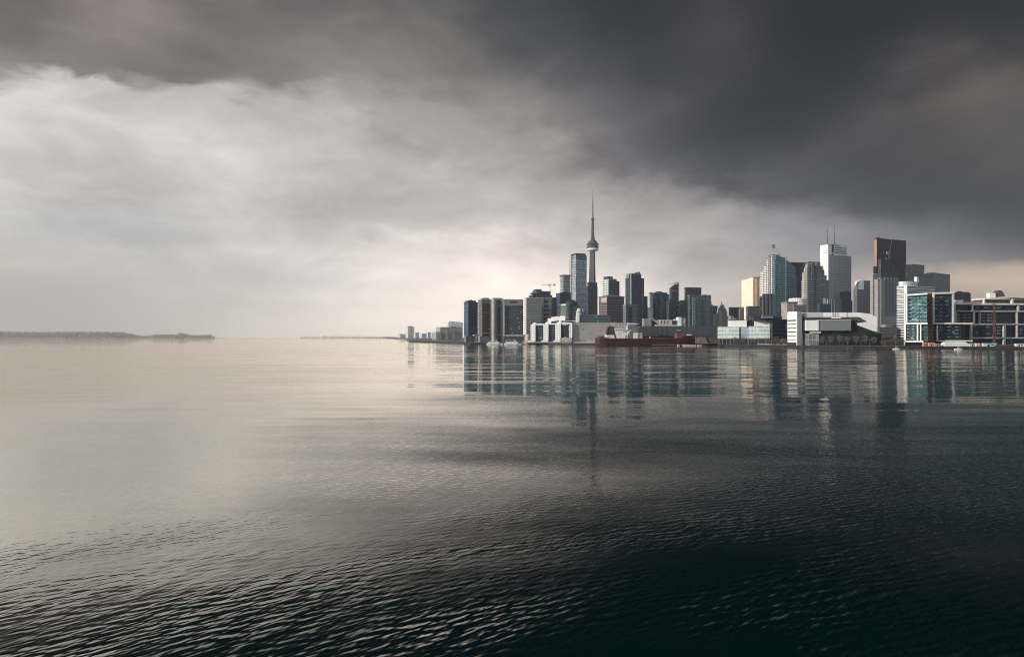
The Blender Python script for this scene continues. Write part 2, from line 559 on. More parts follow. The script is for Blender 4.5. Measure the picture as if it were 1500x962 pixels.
# ------------------------------------------------------------------ haze
hm = bpy.data.materials.new('haze')
hm.use_nodes = True
ht = NT(hm.node_tree)
ht.n.clear()
pv = ht.new('ShaderNodeVolumePrincipled')
pv.inputs['Color'].default_value = (0.98, 0.985, 0.99, 1)
pv.inputs['Density'].default_value = 7.5e-5
pv.inputs['Anisotropy'].default_value = 0.78
ho = ht.new('ShaderNodeOutputMaterial')
ht.l.new(pv.outputs[0], ho.inputs['Volume'])
hb = MB().box(-R - 500, R + 500, -1200, R + 500, -1.0, 566.0)
haze = tag(hb.build('haze', hm), 'thin pale haze over the harbour', 'haze', kind='stuff')
# ------------------------------------------------------------------ materials
MATS = {}


def mat_plain(name, col, rough=0.7, vary=0.12, scale=0.15, metal=0.0, streak=0.0):
    """plain weathered surface: base colour broken up by soft noise and rain streaks"""
    if name in MATS:
        return MATS[name]
    m = bpy.data.materials.new(name)
    m.use_nodes = True
    t = NT(m.node_tree)
    p = t.n['Principled BSDF']
    tcd = t.new('ShaderNodeTexCoord')
    n = t.noise(tcd.outputs['Object'], scale, 4.0, 0.6)
    f = t.rng(n.outputs['Fac'], 0.3, 0.7, 1.0 - vary, 1.0 + vary)
    if streak:
        q = t.noise(t.vmath('MULTIPLY', tcd.outputs['Object'], (1.0, 1.0, 0.04)), 0.6, 3.0, 0.6)
        f = t.math('MULTIPLY', f, t.rng(q.outputs['Fac'], 0.35, 0.65, 1.0 - streak, 1.0))
    c = t.new('ShaderNodeRGB')
    c.outputs[0].default_value = (*col, 1)
    t.l.new(t.vmath('SCALE', c.outputs[0], f), p.inputs['Base Color'])
    p.inputs['Roughness'].default_value = rough
    p.inputs['Metallic'].default_value = metal
    if max(col) < 0.1:
        p.inputs['Specular IOR Level'].default_value = 0.2
    MATS[name] = m
    return m


def mat_facade(name, wall, glass, fh=4.0, bw=3.0, ww=0.7, wh=0.6, var=0.5, bright=0.0, streak=0.0, bright_col=None, grough=0.12, wrough=0.75, zslip=0.0):
    """storeys of windows in metres: fh storey height, bw bay width, ww/wh window share of bay and storey"""
    if name in MATS:
        return MATS[name]
    if max(glass) < 0.13:
        glass = (glass[0] * 0.5, glass[1] * 0.64, glass[2] * 0.72)
        if not bright:
            bright, bright_col = 0.05, (0.17, 0.20, 0.21)
    if max(wall) < 0.13:
        wall = (wall[0] * 0.7, wall[1] * 0.82, wall[2] * 0.88)
    m = bpy.data.materials.new(name)
    m.use_nodes = True
    t = NT(m.node_tree)
    p = t.n['Principled BSDF']
    uvn = t.new('ShaderNodeUVMap')
    u, v, _ = t.sep(uvn.outputs[0])
    geo = t.new('ShaderNodeNewGeometry')
    _, _, nz = t.sep(geo.outputs['Normal'])
    cu = t.math('DIVIDE', u, bw)
    cvv = t.math('DIVIDE', t.math('ADD', v, zslip), fh)
    fu = t.math('ABSOLUTE', t.math('SUBTRACT', t.math('FRACT', cu), 0.5))
    fv = t.math('ABSOLUTE', t.math('SUBTRACT', t.math('FRACT', cvv), 0.5))
    win = t.math('MULTIPLY', t.math('LESS_THAN', fu, ww / 2), t.math('LESS_THAN', fv, wh / 2))
    win = t.math('MULTIPLY', win, t.math('LESS_THAN', t.math('ABSOLUTE', nz), 0.5))
    cell = t.new('ShaderNodeTexWhiteNoise', noise_dimensions='3D')
    t.l.new(t.comb(t.math('FLOOR', cu), t.math('FLOOR', cvv), 3.0), cell.inputs['Vector'])
    r = t.sep(cell.outputs['Color'])
    big = t.noise(uvn.outputs[0], 0.035, 3.0, 0.55)
    gf = t.math('MULTIPLY', t.rng(r[0], 0.0, 1.0, 1.0 - var, 1.0 + var), t.rng(big.outputs['Fac'], 0.3, 0.7, 0.7, 1.3))
    if streak:
        sn = t.noise(t.comb(t.math('MULTIPLY', u, 0.16), t.math('MULTIPLY', v, 0.012), 1.0), 1.0, 3.0, 0.6)
        gf = t.math('MULTIPLY', gf, t.rng(sn.outputs['Fac'], 0.42, 0.72, 1.0 - 0.35 * streak, 1.0 + streak))
    gc = t.new('ShaderNodeRGB')
    gc.outputs[0].default_value = (*glass, 1)
    gcol = t.vmath('SCALE', gc.outputs[0], gf)
    if bright:
        gcol = t.mix(t.math('LESS_THAN', r[1], bright), gcol, bright_col or (0.45, 0.44, 0.4))
    wc = t.new('ShaderNodeRGB')
    wc.outputs[0].default_value = (*wall, 1)
    wn = t.noise(t.comb(u, t.math('MULTIPLY', v, 0.3), 0.0), 0.12, 4.0, 0.6)
    wcol = t.vmath('SCALE', wc.outputs[0], t.rng(wn.outputs['Fac'], 0.3, 0.7, 0.85, 1.12))
    t.l.new(t.mix(win, wcol, gcol), p.inputs['Base Color'])
    if max(glass) < 0.05:
        p.inputs['Specular IOR Level'].default_value = 0.3
    t.l.new(t.math('MULTIPLY_ADD', win, grough - wrough, wrough), p.inputs['Roughness'])
    MATS[name] = m
    return m


M_CONC = mat_plain('pale_concrete', (0.40, 0.38, 0.35), 0.85, 0.12, 0.08, streak=0.2)
M_GREY = mat_plain('grey_concrete', (0.22, 0.215, 0.21), 0.85, 0.12, 0.08, streak=0.2)
M_DGREY = mat_plain('dark_roofing', (0.075, 0.075, 0.08), 0.85, 0.2, 0.1)
M_WHITE = mat_plain('white_cladding', (0.80, 0.79, 0.76), 0.5, 0.05, 0.06, streak=0.08)
M_OFFW = mat_plain('off_white_panel', (0.62, 0.60, 0.56), 0.6, 0.08, 0.1, streak=0.1)
M_BLACK = mat_plain('black_cladding', (0.014, 0.016, 0.018), 0.35, 0.2, 0.1)
M_STEEL = mat_plain('galvanised_steel', (0.34, 0.35, 0.36), 0.45, 0.1, 0.3, metal=0.6)
M_DSTEEL = mat_plain('dark_steel', (0.05, 0.05, 0.055), 0.5, 0.15, 0.3)
M_SLATE = mat_plain('slate_shed_sheeting', (0.075, 0.078, 0.09), 0.6, 0.12, 0.05, streak=0.2)
M_GREENCU = mat_plain('green_copper', (0.10, 0.17, 0.15), 0.6, 0.2, 0.2)


# ------------------------------------------------------------------ building kit
class B:
    """a building placed by the bearings of its left edge, near corner and right edge; coordinates local to that corner"""

    def __init__(self, name, label, cat, x0, xc, x1, D, phi=16.0, base=2.7, group=None, depth=None):
        self.k = kx(xc)
        if phi == 'front':
            phi = -math.degrees(math.atan(kx((x0 + x1) / 2)))
            xc = x0
        ph = math.radians(phi)
        self.D, self.base, self.ph = D, base, ph
        self.u = (math.cos(ph), math.sin(ph))
        self.w = (math.sin(ph), -math.cos(ph))
        self.C = at(xc, D, base)
        self.a = self.ua(x1)
        if depth is not None:
            self.b = depth
        else:
            k0 = kx(x0)
            den = math.sin(ph) + k0 * math.cos(ph)
            self.b = (self.C.x - k0 * D) / den if abs(den) > 0.04 else self.a
            self.b = max(self.b, 8.0)
        self.t = thing(name, label, cat, self.C, group)
        self.P = self.rect()

    def ua(self, X):
        return (kx(X) * self.D - self.C.x) / (self.u[0] - kx(X) * self.u[1])

    def vb(self, X):
        return (self.C.x - kx(X) * self.D) / (math.sin(self.ph) + kx(X) * math.cos(self.ph))

    def pt(self, a, w):
        return (self.u[0] * a + self.w[0] * w, self.u[1] * a + self.w[1] * w)

    def rect(self, a0=None, a1=None, w0=None, w1=None, grow=0.0):
        """plan rectangle: a along the front, w outwards from the front face (negative = into the building)"""
        a0 = 0.0 if a0 is None else a0
        a1 = self.a if a1 is None else a1
        w0 = -self.b if w0 is None else w0
        w1 = 0.0 if w1 is None else w1
        return [self.pt(a0 - grow, w1 + grow), self.pt(a1 + grow, w1 + grow), self.pt(a1 + grow, w0 - grow), self.pt(a0 - grow, w0 - grow)]

    def z(self, Y):
        return hz(Y, self.D) - self.base

    def part(self, name, mb, mat, smooth=False, label=None, parent=None):
        o = mb.build(name, mat, parent or self.t, smooth)
        if label:
            o['label'] = label
        return o

    def shaft(self, ytop, mat, name='facade', ybot=None, grow=0.0, rect=None, top=True, tops=None):
        z0 = 0.0 if ybot is None else self.z(ybot)
        mb = MB().prism(rect or self.rect(grow=grow), z0, self.z(ytop) if ytop is not None else 0, top=top, tops=tops)
        return self.part(name, mb, mat)

    def cap(self, y, th, mat, name='parapet', grow=0.6, rect=None):
        z = self.z(y)
        return self.part(name, MB().prism(rect or self.rect(grow=grow), z, z + th, bottom=True), mat)

    def fbox(self, X0, X1, Y0, Y1, w0, w1, mat=None, name=None, mb=None):
        """box on the front: bearings X0..X1, heights from Y1 (low) to Y0 (top), w0..w1 outwards"""
        m = mb or MB()
        m.prism(self.rect(self.ua(X0), self.ua(X1), w0, w1), self.z(Y1) if Y1 is not None else 0.0, self.z(Y0), bottom=True)
        if name:
            return self.part(name, m, mat)
        return m

    def plant(self, fa0, fa1, y, h, mat, name='roof_plant', fb0=0.2, fb1=0.8):
        z = self.z(y)
        r = self.rect(self.a * fa0, self.a * fa1, -self.b * fb1, -self.b * fb0)
        return self.part(name, MB().prism(r, z, z + h), mat)

    def bands(self, ytop, ybot, n, mat, th=0.9, out=0.45, name='floor_band'):
        """one slab edge per storey, each an object of its own on a shared mesh"""
        z1, z0 = self.z(ytop), self.z(ybot)
        first = None
        for i in range(n):
            z = z0 + (z1 - z0) * i / (n - 1)
            if first is None:
                first = MB().prism(self.rect(grow=out), 0, th, bottom=True).build(name, mat, self.t)
                o = first
            else:
                o = first.copy()
                COL.objects.link(o)
                o.parent = self.t
            o.location = (0, 0, z)

    def fins(self, xs, y0, y1, mat, wid=0.9, out=0.6, name='mullion'):
        z1, z0 = self.z(y0), self.z(y1)
        first = None
        for X in xs:
            a = self.ua(X)
            if first is None:
                first = MB().prism([self.pt(-wid / 2, out), self.pt(wid / 2, out), self.pt(wid / 2, 0.02), self.pt(-wid / 2, 0.02)][::-1] if False else
                                   ccw([self.pt(-wid / 2, out), self.pt(wid / 2, out), self.pt(wid / 2, 0.02), self.pt(-wid / 2, 0.02)]), z0, z1, bottom=True).build(name, mat, self.t)
                o = first
            else:
                o = first.copy()
                COL.objects.link(o)
                o.parent = self.t
            q = self.pt(a, 0)
            o.location = (q[0], q[1], 0)


def arc_poly(pts_fn, n):
    return [pts_fn(i / n) for i in range(n)]


def rounded(rect, r, n=5):
    """round the corners of a plan rectangle"""
    out = []
    m = len(rect)
    for i in range(m):
        p, q, s = Vector(rect[i - 1]), Vector(rect[i]), Vector(rect[(i + 1) % m])
        d1, d2 = (p - q).normalized(), (s - q).normalized()
        c = q + (d1 + d2) * r
        A, E = q + d1 * r, q + d2 * r
        for k in range(n + 1):
            f = k / n
            v = (A - c) * (1 - f) + (E - c) * f
            v = v.normalized() * r
            out.append(tuple(c + v))
    return out


def crane_thing(label, X, D, base_z, mast_h, jib, back, az, group=None, mat=None, luff=0.0):
    """tower crane: lattice mast, cab, jib, counterweight"""
    mat = mat or M_DSTEEL
    c = at(X, D, base_z)
    t = thing('tower_crane', label, 'crane', c, group)
    m = MB()
    s = 1.1
    for (x, y) in ((-s, -s), (s, -s), (s, s), (-s, s)):
        m.tube((x, y, 0), (x, y, mast_h), 0.22, n=4)
    k = 0
    z = 0.0
    while z < mast_h - 3:
        e = 1 if k % 2 else -1
        m.tube((-s * e, -s, z), (s * e, -s, z + 3), 0.14, n=4)
        m.tube((-s, -s * e, z), (-s, s * e, z + 3), 0.14, n=4)
        z += 3
        k += 1
    m.build('mast', mat, t)
    ux, uy = math.cos(az), math.sin(az)
    m = MB()
    tip = (ux * jib * math.cos(luff), uy * jib * math.cos(luff), mast_h + jib * math.sin(luff))
    px, py = -uy * 0.9, ux * 0.9
    for sgn in (-1, 1):
        m.tube((px * sgn, py * sgn, mast_h), tip, 0.28, n=4)
    up = 2.2
    m.tube((0, 0, mast_h + up), (tip[0], tip[1], tip[2] + 0.6), 0.26, n=4)
    N = 10
    for i in range(N):
        f, g = i / N, (i + 0.5) / N
        m.tube((tip[0] * f, tip[1] * f, mast_h + (tip[2] - mast_h) * f), (tip[0] * g, tip[1] * g, mast_h + (tip[2] - mast_h) * g + up * (1 - g)), 0.14, n=4)
    m.build('jib', mat, t)
    m = MB()
    m.obox((-ux * back / 2, -uy * back / 2), (ux, uy), (-uy, ux), back / 2, 0.9, mast_h, mast_h + 1.2)
    m.obox((-ux * (back - 2), -uy * (back - 2)), (ux, uy), (-uy, ux), 2.0, 1.2, mast_h - 2.5, mast_h + 2.6)
    m.build('counterweight', M_GREY, t)
    m = MB()
    m.obox((ux * 2.4, uy * 2.4), (ux, uy), (-uy, ux), 1.3, 1.2, mast_h - 3.0, mast_h - 0.2)
    m.tube((0, 0, mast_h), (0, 0, mast_h + 6), 0.5, 0.15, n=4)
    m.build('cab', mat, t)
    return t


# ------------------------------------------------------------------ trees
def mat_leafy(name, col, vary=0.3):
    if name in MATS:
        return MATS[name]
    m = bpy.data.materials.new(name)
    m.use_nodes = True
    t = NT(m.node_tree)
    p = t.n['Principled BSDF']
    tcd = t.new('ShaderNodeTexCoord')
    n = t.noise(tcd.outputs['Object'], 0.35, 3.0, 0.6)
    c = t.new('ShaderNodeRGB')
    c.outputs[0].default_value = (*col, 1)
    t.l.new(t.vmath('SCALE', c.outputs[0], t.rng(n.outputs['Fac'], 0.3, 0.7, 1 - vary, 1 + vary)), p.inputs['Base Color'])
    p.inputs['Roughness'].default_value = 0.9
    MATS[name] = m
    return m


M_BARK = mat_leafy('bark', (0.10, 0.085, 0.075))


def bare_tree(label, X, D, h, r, base, mat, seed, group, name='bare_tree'):
    """leafless street tree: trunk, limbs and a haze of twigs"""
    q = random.Random(seed)
    c = at(X, D, base)
    t = thing(name, label, 'tree', c, group)
    m = MB()
    th = h * 0.32
    m.tube((0, 0, -0.1), (0, 0, th), 0.22, 0.16, n=6)
    tips = []
    for i in range(7):
        a = 2 * math.pi * (i + q.random() * 0.6) / 7
        e = (math.cos(a) * r * q.uniform(.4, .75), math.sin(a) * r * q.uniform(.4, .75), h * q.uniform(.6, .92))
        m.tube((0, 0, th * q.uniform(.8, 1)), e, 0.10, 0.04, n=4)
        tips.append(e)
    tips.append((0, 0, h * .95))
    m.tube((0, 0, th), (0, 0, h * .95), 0.14, 0.04, n=4)
    m.build('trunk', M_BARK, t)
    m = MB()
    for i in range(230):
        # twig clumps spread through an uneven egg
        while True:
            p = Vector((q.uniform(-1, 1), q.uniform(-1, 1), q.uniform(-1, 1)))
            if p.length < 1:
                break
        k = 0.82 + 0.3 * math.sin(3 * math.atan2(p.y, p.x) + seed) * 0.6
        pos = Vector((p.x * r * k, p.y * r * k, h * 0.62 + p.z * h * 0.38))
        d = Vector((p.x + q.uniform(-.4, .4), p.y + q.uniform(-.4, .4), abs(p.z) + q.uniform(.2, .9))).normalized()
        L = q.uniform(0.7, 1.7)
        s = d.orthogonal().normalized() * q.uniform(0.05, 0.13)
        e = pos + d * L
        m.face([pos - s, pos + s, e + s * .2, e - s * .2])
        s2 = d.cross(s)
        m.face([pos - s2, pos + s2, e + s2 * .2, e - s2 * .2])
    m.build('crown', mat, t)
    return t
# ------------------------------------------------------------------ land
SHORE = [(1900, 560), (1700, 610), (1450, 668), (1250, 706), (1100, 800), (1062, 826), (1056, 965), (880, 985), (780, 1089), (690, 1095), (652, 1330), (600, 1620)]
LAND_Z = 2.6
sh = [at(X, D) for X, D in SHORE]
poly = [(p.x, p.y) for p in sh] + [(at(592, 3000).x, 3000), (at(548, 6500).x, 6500), (at(500, 8500).x, 8500), (8000, 8500), (8000, 560)]
gmb = MB().prism(ccw(poly), -0.9, LAND_Z)
ground = tag(gmb.build('ground', mat_plain('city_ground', (0.11, 0.105, 0.10), 0.9, 0.3, 0.02)), 'flat city ground behind the harbour wall', 'ground', kind='structure')
M_QUAY = mat_plain('dark_quay_wall', (0.035, 0.034, 0.034), 0.8, 0.4, 0.25, streak=0.5)
qmb = MB()
for a, b in zip(sh, sh[1:]):
    d = Vector((b.x - a.x, b.y - a.y, 0)).normalized()
    n = Vector((-d.y, d.x, 0))
    if n.y > 0:
        n = -n
    A0, B0, A1, B1 = a + n * 0.5, b + n * 0.5, a - n * 5, b - n * 5
    qmb.prism(ccw([(A0.x, A0.y), (B0.x, B0.y), (B1.x, B1.y), (A1.x, A1.y)]), -0.9, LAND_Z + 0.12)
quay = tag(qmb.build('quay', M_QUAY), 'long dark quay wall along the water', 'quay', kind='structure')


def land_strip(name, label, pts, depth, z, mat):
    m = MB()
    P = [at(X, D) for X, D in pts]
    front = [(p.x, p.y) for p in P]
    back = [(p.x + p.x / p.y * depth, p.y + depth) for p in reversed(P)]
    m.prism(ccw(front + back), -0.9, z)
    return tag(m.build(name, mat), label, 'island', kind='structure')


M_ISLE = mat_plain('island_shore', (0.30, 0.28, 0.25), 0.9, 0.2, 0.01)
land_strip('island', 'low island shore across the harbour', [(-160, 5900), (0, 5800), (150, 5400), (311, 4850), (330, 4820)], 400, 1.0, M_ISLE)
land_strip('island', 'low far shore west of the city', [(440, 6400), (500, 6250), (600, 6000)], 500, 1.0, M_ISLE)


def woods(name, label, prof, mat, n, seed, depth=120):
    """far-off wood that reads as one mass: leaf-clump faces filling an uneven canopy. prof: (X, D, crown height)"""
    q = random.Random(seed)
    m = MB()
    for i in range(n):
        f = q.random() * (prof[-1][0] - prof[0][0]) + prof[0][0]
        j = max(k for k in range(len(prof) - 1) if prof[k][0] <= f)
        g = (f - prof[j][0]) / (prof[j + 1][0] - prof[j][0])
        D = prof[j][1] * (1 - g) + prof[j + 1][1] * g + q.random() * depth + 4
        H = prof[j][2] * (1 - g) + prof[j + 1][2] * g
        H *= 0.92 + 0.06 * math.sin(f * 0.9) * math.sin(f * 0.37 + 1) + 0.03 * math.sin(f * 2.3)
        zc = 1.0 + H * (q.random() ** 0.75)
        c = at(f, D, zc)
        s = q.uniform(0.05, 0.09) * max(H, 8) + 0.8
        nrm = Vector((q.uniform(-.7, .3), q.uniform(-1, -.4), q.uniform(0, .8))).normalized()
        a = nrm.orthogonal().normalized() * s
        b = nrm.cross(a) * q.uniform(.6, 1)
        m.face([c - a - b, c + a - b * .6, c + a * .7 + b, c - a * .8 + b * .9])
    return tag(m.build(name, mat), label, 'woods', kind='stuff')


M_WOOD = mat_leafy('far_bare_wood', (0.215, 0.205, 0.185), 0.1)
woods('island_woods', 'long low wood on the island across the water',
      [(-160, 6020, 58), (0, 5880, 59), (20, 5838, 55), (60, 5740, 50), (100, 5600, 52), (140, 5460, 51), (178, 5348, 48), (190, 5292, 36), (205, 5250, 19), (216, 5208, 17),
       (228, 5180, 28), (245, 5152, 29), (258, 5124, 28), (263, 5110, 40), (270, 5096, 37), (276, 5068, 25), (300, 5012, 23), (306, 4998, 28), (310, 4984, 21), (315, 4956, 7)], M_WOOD, 26000, 3, 260)
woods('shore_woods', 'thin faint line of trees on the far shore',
      [(440, 6440, 7), (458, 6426, 17), (466, 6412, 13), (475, 6384, 18), (500, 6300, 15), (512, 6272, 14), (525, 6230, 17), (545, 6160, 14), (560, 6132, 11), (600, 6020, 8)], mat_leafy('far_faint_wood', (0.42, 0.40, 0.36), 0.1), 2500, 5)  # wood colour lightened to stand for distance haze
# ------------------------------------------------------------------ far west blocks, haze fade put into their pale colours
M_FAR = mat_facade('haze_pale_block', (0.60, 0.61, 0.58), (0.46, 0.48, 0.47), 4.5, 5, 0.7, 0.5)
M_FARB = mat_facade('haze_bluish_block', (0.62, 0.65, 0.66), (0.5, 0.54, 0.56), 4.5, 5, 0.7, 0.5)
GF = 'pale blocks far along the western shore'


def far_block(label, x0, x1, y, D, mat, steps=()):
    b = B('distant_block', label, 'building', x0, x0 + (x1 - x0) * 0.3, x1, D, 20, 2.0, GF)
    b.shaft(y, mat)
    b.cap(y, 1.2, M_CONC, 'roof', 0.3)
    for (f0, f1, h) in steps:
        b.plant(f0, f1, y, h, M_CONC, 'roof_plant')
    return b


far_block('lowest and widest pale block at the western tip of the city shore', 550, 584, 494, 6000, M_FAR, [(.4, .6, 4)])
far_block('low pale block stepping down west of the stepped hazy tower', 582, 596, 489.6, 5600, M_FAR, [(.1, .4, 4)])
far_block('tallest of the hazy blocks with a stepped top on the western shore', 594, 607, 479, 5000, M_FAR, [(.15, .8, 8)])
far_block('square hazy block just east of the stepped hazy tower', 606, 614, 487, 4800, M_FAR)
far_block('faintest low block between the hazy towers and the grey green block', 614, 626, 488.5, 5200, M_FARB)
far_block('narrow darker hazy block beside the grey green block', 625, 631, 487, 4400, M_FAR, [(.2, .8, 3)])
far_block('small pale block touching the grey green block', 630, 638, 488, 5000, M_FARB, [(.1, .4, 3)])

# grey-green waterside block and the pale one behind it
b = B('waterside_block', 'grey green stepped block at the western end of the quay', 'building', 639, 645, 677, 2000, 14)
m_ = mat_facade('grey_green_block', (0.27, 0.30, 0.275), (0.19, 0.23, 0.22), 5.0, 6, 0.75, 0.55, 0.25)  # wall and glass lightened, haze put into their colour
b.shaft(479.5, m_)
b.cap(479.5, 1.0, M_GREY)
b.fbox(638.6, 646, 486, None, -b.b * .9, 6, m_, 'lower_wing')
b.fbox(652, 656, 484, 500, 0.02, 2.5, M_CONC, 'stair_bay')
b.fbox(662, 666, 484, 500, 0.02, 2.5, M_GREY, 'stair_bay')
b.plant(.5, .75, 479.5, 3.5, M_GREY)
b = B('distant_block', 'pale bluish stepped block rising behind the grey green block', 'building', 654.5, 657, 678, 3800, 14)
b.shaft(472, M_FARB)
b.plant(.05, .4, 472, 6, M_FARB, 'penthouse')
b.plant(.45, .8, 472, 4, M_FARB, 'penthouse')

# blue glass tower
b = B('glass_tower', 'blue glass tower at the western end of the waterfront', 'tower', 679.6, 686, 700, 1240, 24)
m_ = mat_facade('deep_blue_curtain_wall', (0.045, 0.085, 0.115), (0.022, 0.075, 0.125), 3.6, 2.4, 0.86, 0.7, 0.35, streak=0.4)
b.shaft(443, m_)
b.cap(443, 0.8, M_DGREY)
b.plant(.02, .85, 443, 3.6, m_, 'penthouse', 0.1, .9)
b.plant(.35, .5, 440, 1.5, M_DGREY)
b.fbox(680, 701, 492, None, 0.02, 9, mat_plain('podium_stone', (0.15, 0.15, 0.15)), 'podium')
b.fbox(690, 700, 490.4, 491.4, 9.02, 16, M_WHITE, 'awning')

# twin concrete slabs with dark glass
M_HS = mat_facade('harbour_slab_glass', (0.16, 0.15, 0.145), (0.030, 0.032, 0.040), 3.4, 3.2, 0.82, 0.62, 0.45, bright=0.03)
b = B('apartment_slab', 'first concrete slab of dark glass right of the blue tower', 'building', 700.6, 704.6, 720.5, 1190, 20)
b.shaft(439.5, M_HS)
b.cap(439.5, 2.2, M_CONC)
b.fbox(704.6, 706.2, 439.5, None, 0.02, 1.6, M_CONC, 'corner_pier')
b.fbox(717.8, 720.4, 439.5, None, 0.02, 1.6, M_CONC, 'corner_pier')
b.fbox(706.2, 717.8, 441.5, 443.3, 0.02, 1.0, M_CONC, 'cornice')
b.fbox(706.2, 717.8, 487, 488.2, 0.02, 1.0, M_CONC, 'cornice')
b.fbox(706.2, 717.8, 457.2, 457.9, 0.02, .7, M_CONC, 'cornice')
b.fbox(700, 722, 492.5, None, 0.02, 10, M_GREY, 'podium')
b.plant(.2, .8, 437.6, 2, M_CONC)
b = B('apartment_slab', 'concrete slab with a bulging round pier beside the wide hotel block', 'building', 720.2, 722, 736.6, 1170, 16)
b.shaft(439.2, M_HS)
b.cap(439.2, 2.4, M_CONC)
q = b.pt(b.ua(723.4), 0.4)
b.part('round_pier', MB().lathe([(3.9, 0), (3.9, b.z(437.6)), (0, b.z(437.2))], 18, q), M_CONC, True)
b.fbox(726.6, 729, 439.2, None, 0.02, 1.5, M_GREY, 'corner_pier')
b.fbox(733.4, 736.4, 439.2, None, 0.02, 1.5, M_CONC, 'corner_pier')
b.fbox(729, 733.4, 447, 448.4, 0.02, 1, M_CONC, 'cornice')
b.fbox(729, 733.4, 490, 491.2, 0.02, 1, M_CONC, 'cornice')
b.plant(.0, .9, 437.6, 1.8, M_CONC)

# wide hotel block
b = B('hotel_block', 'wide dark glass hotel in a pale concrete frame above moored white boats', 'hotel', 736.2, 737, 768.4, 1150, 8)
m_ = mat_facade('hotel_front', (0.10, 0.10, 0.11), (0.032, 0.038, 0.05), 3.4, 2.8, 0.7, 0.7, 0.6, bright=0.05, bright_col=(0.22, 0.24, 0.25), streak=0.5)
b.shaft(440.5, m_)
b.cap(440.5, 2.6, M_GREY)
b.fbox(736.8, 739, 440.5, None, 0.02, 1.8, M_CONC, 'corner_pier')
b.fbox(739, 766.5, 440.6, 447.6, 0.02, 1.4, mat_plain('warm_grey_band', (0.20, 0.19, 0.175)), 'crown_band')
b.fbox(746.5, 757.5, 441.3, 443.2, 1.42, 1.9, M_BLACK, 'sign_panel')
b.fbox(739, 768, 490, 492.6, 0.02, 1.2, M_CONC, 'cornice')
b.fbox(736.8, 768, 493.5, None, 0.02, 8, M_DGREY, 'podium')
b = B('hotel_block', 'tall blank concrete slab with a bright white end wall of small windows', 'hotel', 767.6, 771.4, 793.5, 1130, 12)
m_w = mat_facade('end_wall_windows', (0.72, 0.70, 0.66), (0.12, 0.12, 0.12), 3.6, 6.0, 0.5, 0.45, 0.2)  # far paler than the concrete front, sunlight put into its colour
m_ = mat_facade('blank_concrete_slab', (0.205, 0.20, 0.19), (0.15, 0.148, 0.142), 3.4, 4.5, 0.8, 0.5, 0.2)
b.shaft(437, m_)
b.part('end_wall', MB().prism(b.rect(-1.5, -0.02, -b.b, 0.0), b.z(490), b.z(436.2)), m_w)
b.cap(437, 1.4, M_CONC)
q = b.pt(0, 9)
b.part('rotunda', MB().lathe([(4.3, 0), (4.3, b.z(492.5)), (3.0, b.z(489.6)), (0, b.z(489))], 16, q), mat_plain('beige_stone', (0.42, 0.36, 0.30)), True)
b.fbox(772, 795, 494, None, 0.02, 7, M_GREY, 'podium')
b = B('hotel_block', 'concrete slab with rows of dark horizontal windows behind the white condominium', 'hotel', 792, 793.6, 809, 1170, 12)
m_ = mat_facade('horizontal_window_bands', (0.20, 0.195, 0.185), (0.055, 0.057, 0.062), 7.0, 40, 1.0, 0.5, 0.2)
b.shaft(436.5, mat_facade('slab_end', (0.21, 0.2, 0.19), (0.06, 0.06, 0.065), 7.0, 14, 0.72, 0.5, 0.2))
b.cap(436.5, 1.2, M_CONC)
b.fbox(793.4, 796.4, 436.5, None, 0.02, 1.2, M_GREY, 'corner_pier')

# darker blocks behind
b = B('apartment_tower', 'dark tower with a flared disc on its roof behind the concrete slabs', 'tower', 774.6, 780, 809, 1650, 16)
m_ = mat_facade('dark_slate_tower', (0.07, 0.075, 0.085), (0.025, 0.032, 0.042), 4.5, 3.5, 0.8, 0.6, 0.3)
b.shaft(432.5, m_)
b.cap(432.5, 1.2, M_DGREY)
q = b.pt(b.ua(788), -b.b * .4)
b.part('flared_disc', MB().lathe([(9, b.z(432)), (15, b.z(429.6)), (15, b.z(428.6)), (10, b.z(428.2)), (9, b.z(425.2)), (0, b.z(425))], 24, q), M_DGREY)
b.plant(.15, .95, 431.7, 9.5, m_, 'penthouse')
b.plant(.2, .5, 425.6, 4, M_DGREY)
b = B('apartment_tower', 'dark blue tower squeezed between the slabs and the sky gap', 'tower', 807.6, 809, 815.6, 1800, 16)
b.shaft(436, mat_facade('navy_tower', (0.04, 0.055, 0.075), (0.02, 0.035, 0.055), 4.5, 3, 0.8, 0.6, 0.3))
b.cap(436, 1.2, M_DGREY)
b.fbox(809, 822, 468, None, -30, 6, mat_plain('navy_podium', (0.03, 0.045, 0.06)), 'podium')
crane_thing('small tower crane on the roof of the dark tower left of the banded towers', 806.2, 1650, hz(432.5, 1650), 24, 21, 12, math.radians(160))

b = B('apartment_tower', 'shorter of the two blue banded towers with a flat dark roof disc', 'tower', 819.8, 825, 836, 1980, 22)
m_ = mat_facade('blue_green_condo', (0.24, 0.27, 0.28), (0.05, 0.085, 0.11), 7.2, 3.0, 0.9, 0.68, 0.4)
m2 = mat_facade('navy_condo', (0.05, 0.065, 0.10), (0.018, 0.032, 0.06), 6.0, 3.0, 0.8, 0.6, 0.3)
rp = rounded(b.rect(), 6)
b.part('facade', MB().prism(rp, b.z(428), b.z(403.6)), m_)
b.part('lower_facade', MB().prism(b.rect(grow=.4), 0, b.z(428)), m2)
b.part('roof_disc', MB().prism(rounded(b.rect(grow=2.5), 7), b.z(403.6), b.z(402.4), bottom=True), M_DGREY)
b.fbox(819.6, 823.4, 429.2, None, -b.b, 3, m2, 'lower_wing')
b.bands(404.5, 427, 13, M_OFFW, 0.7, 0.5)

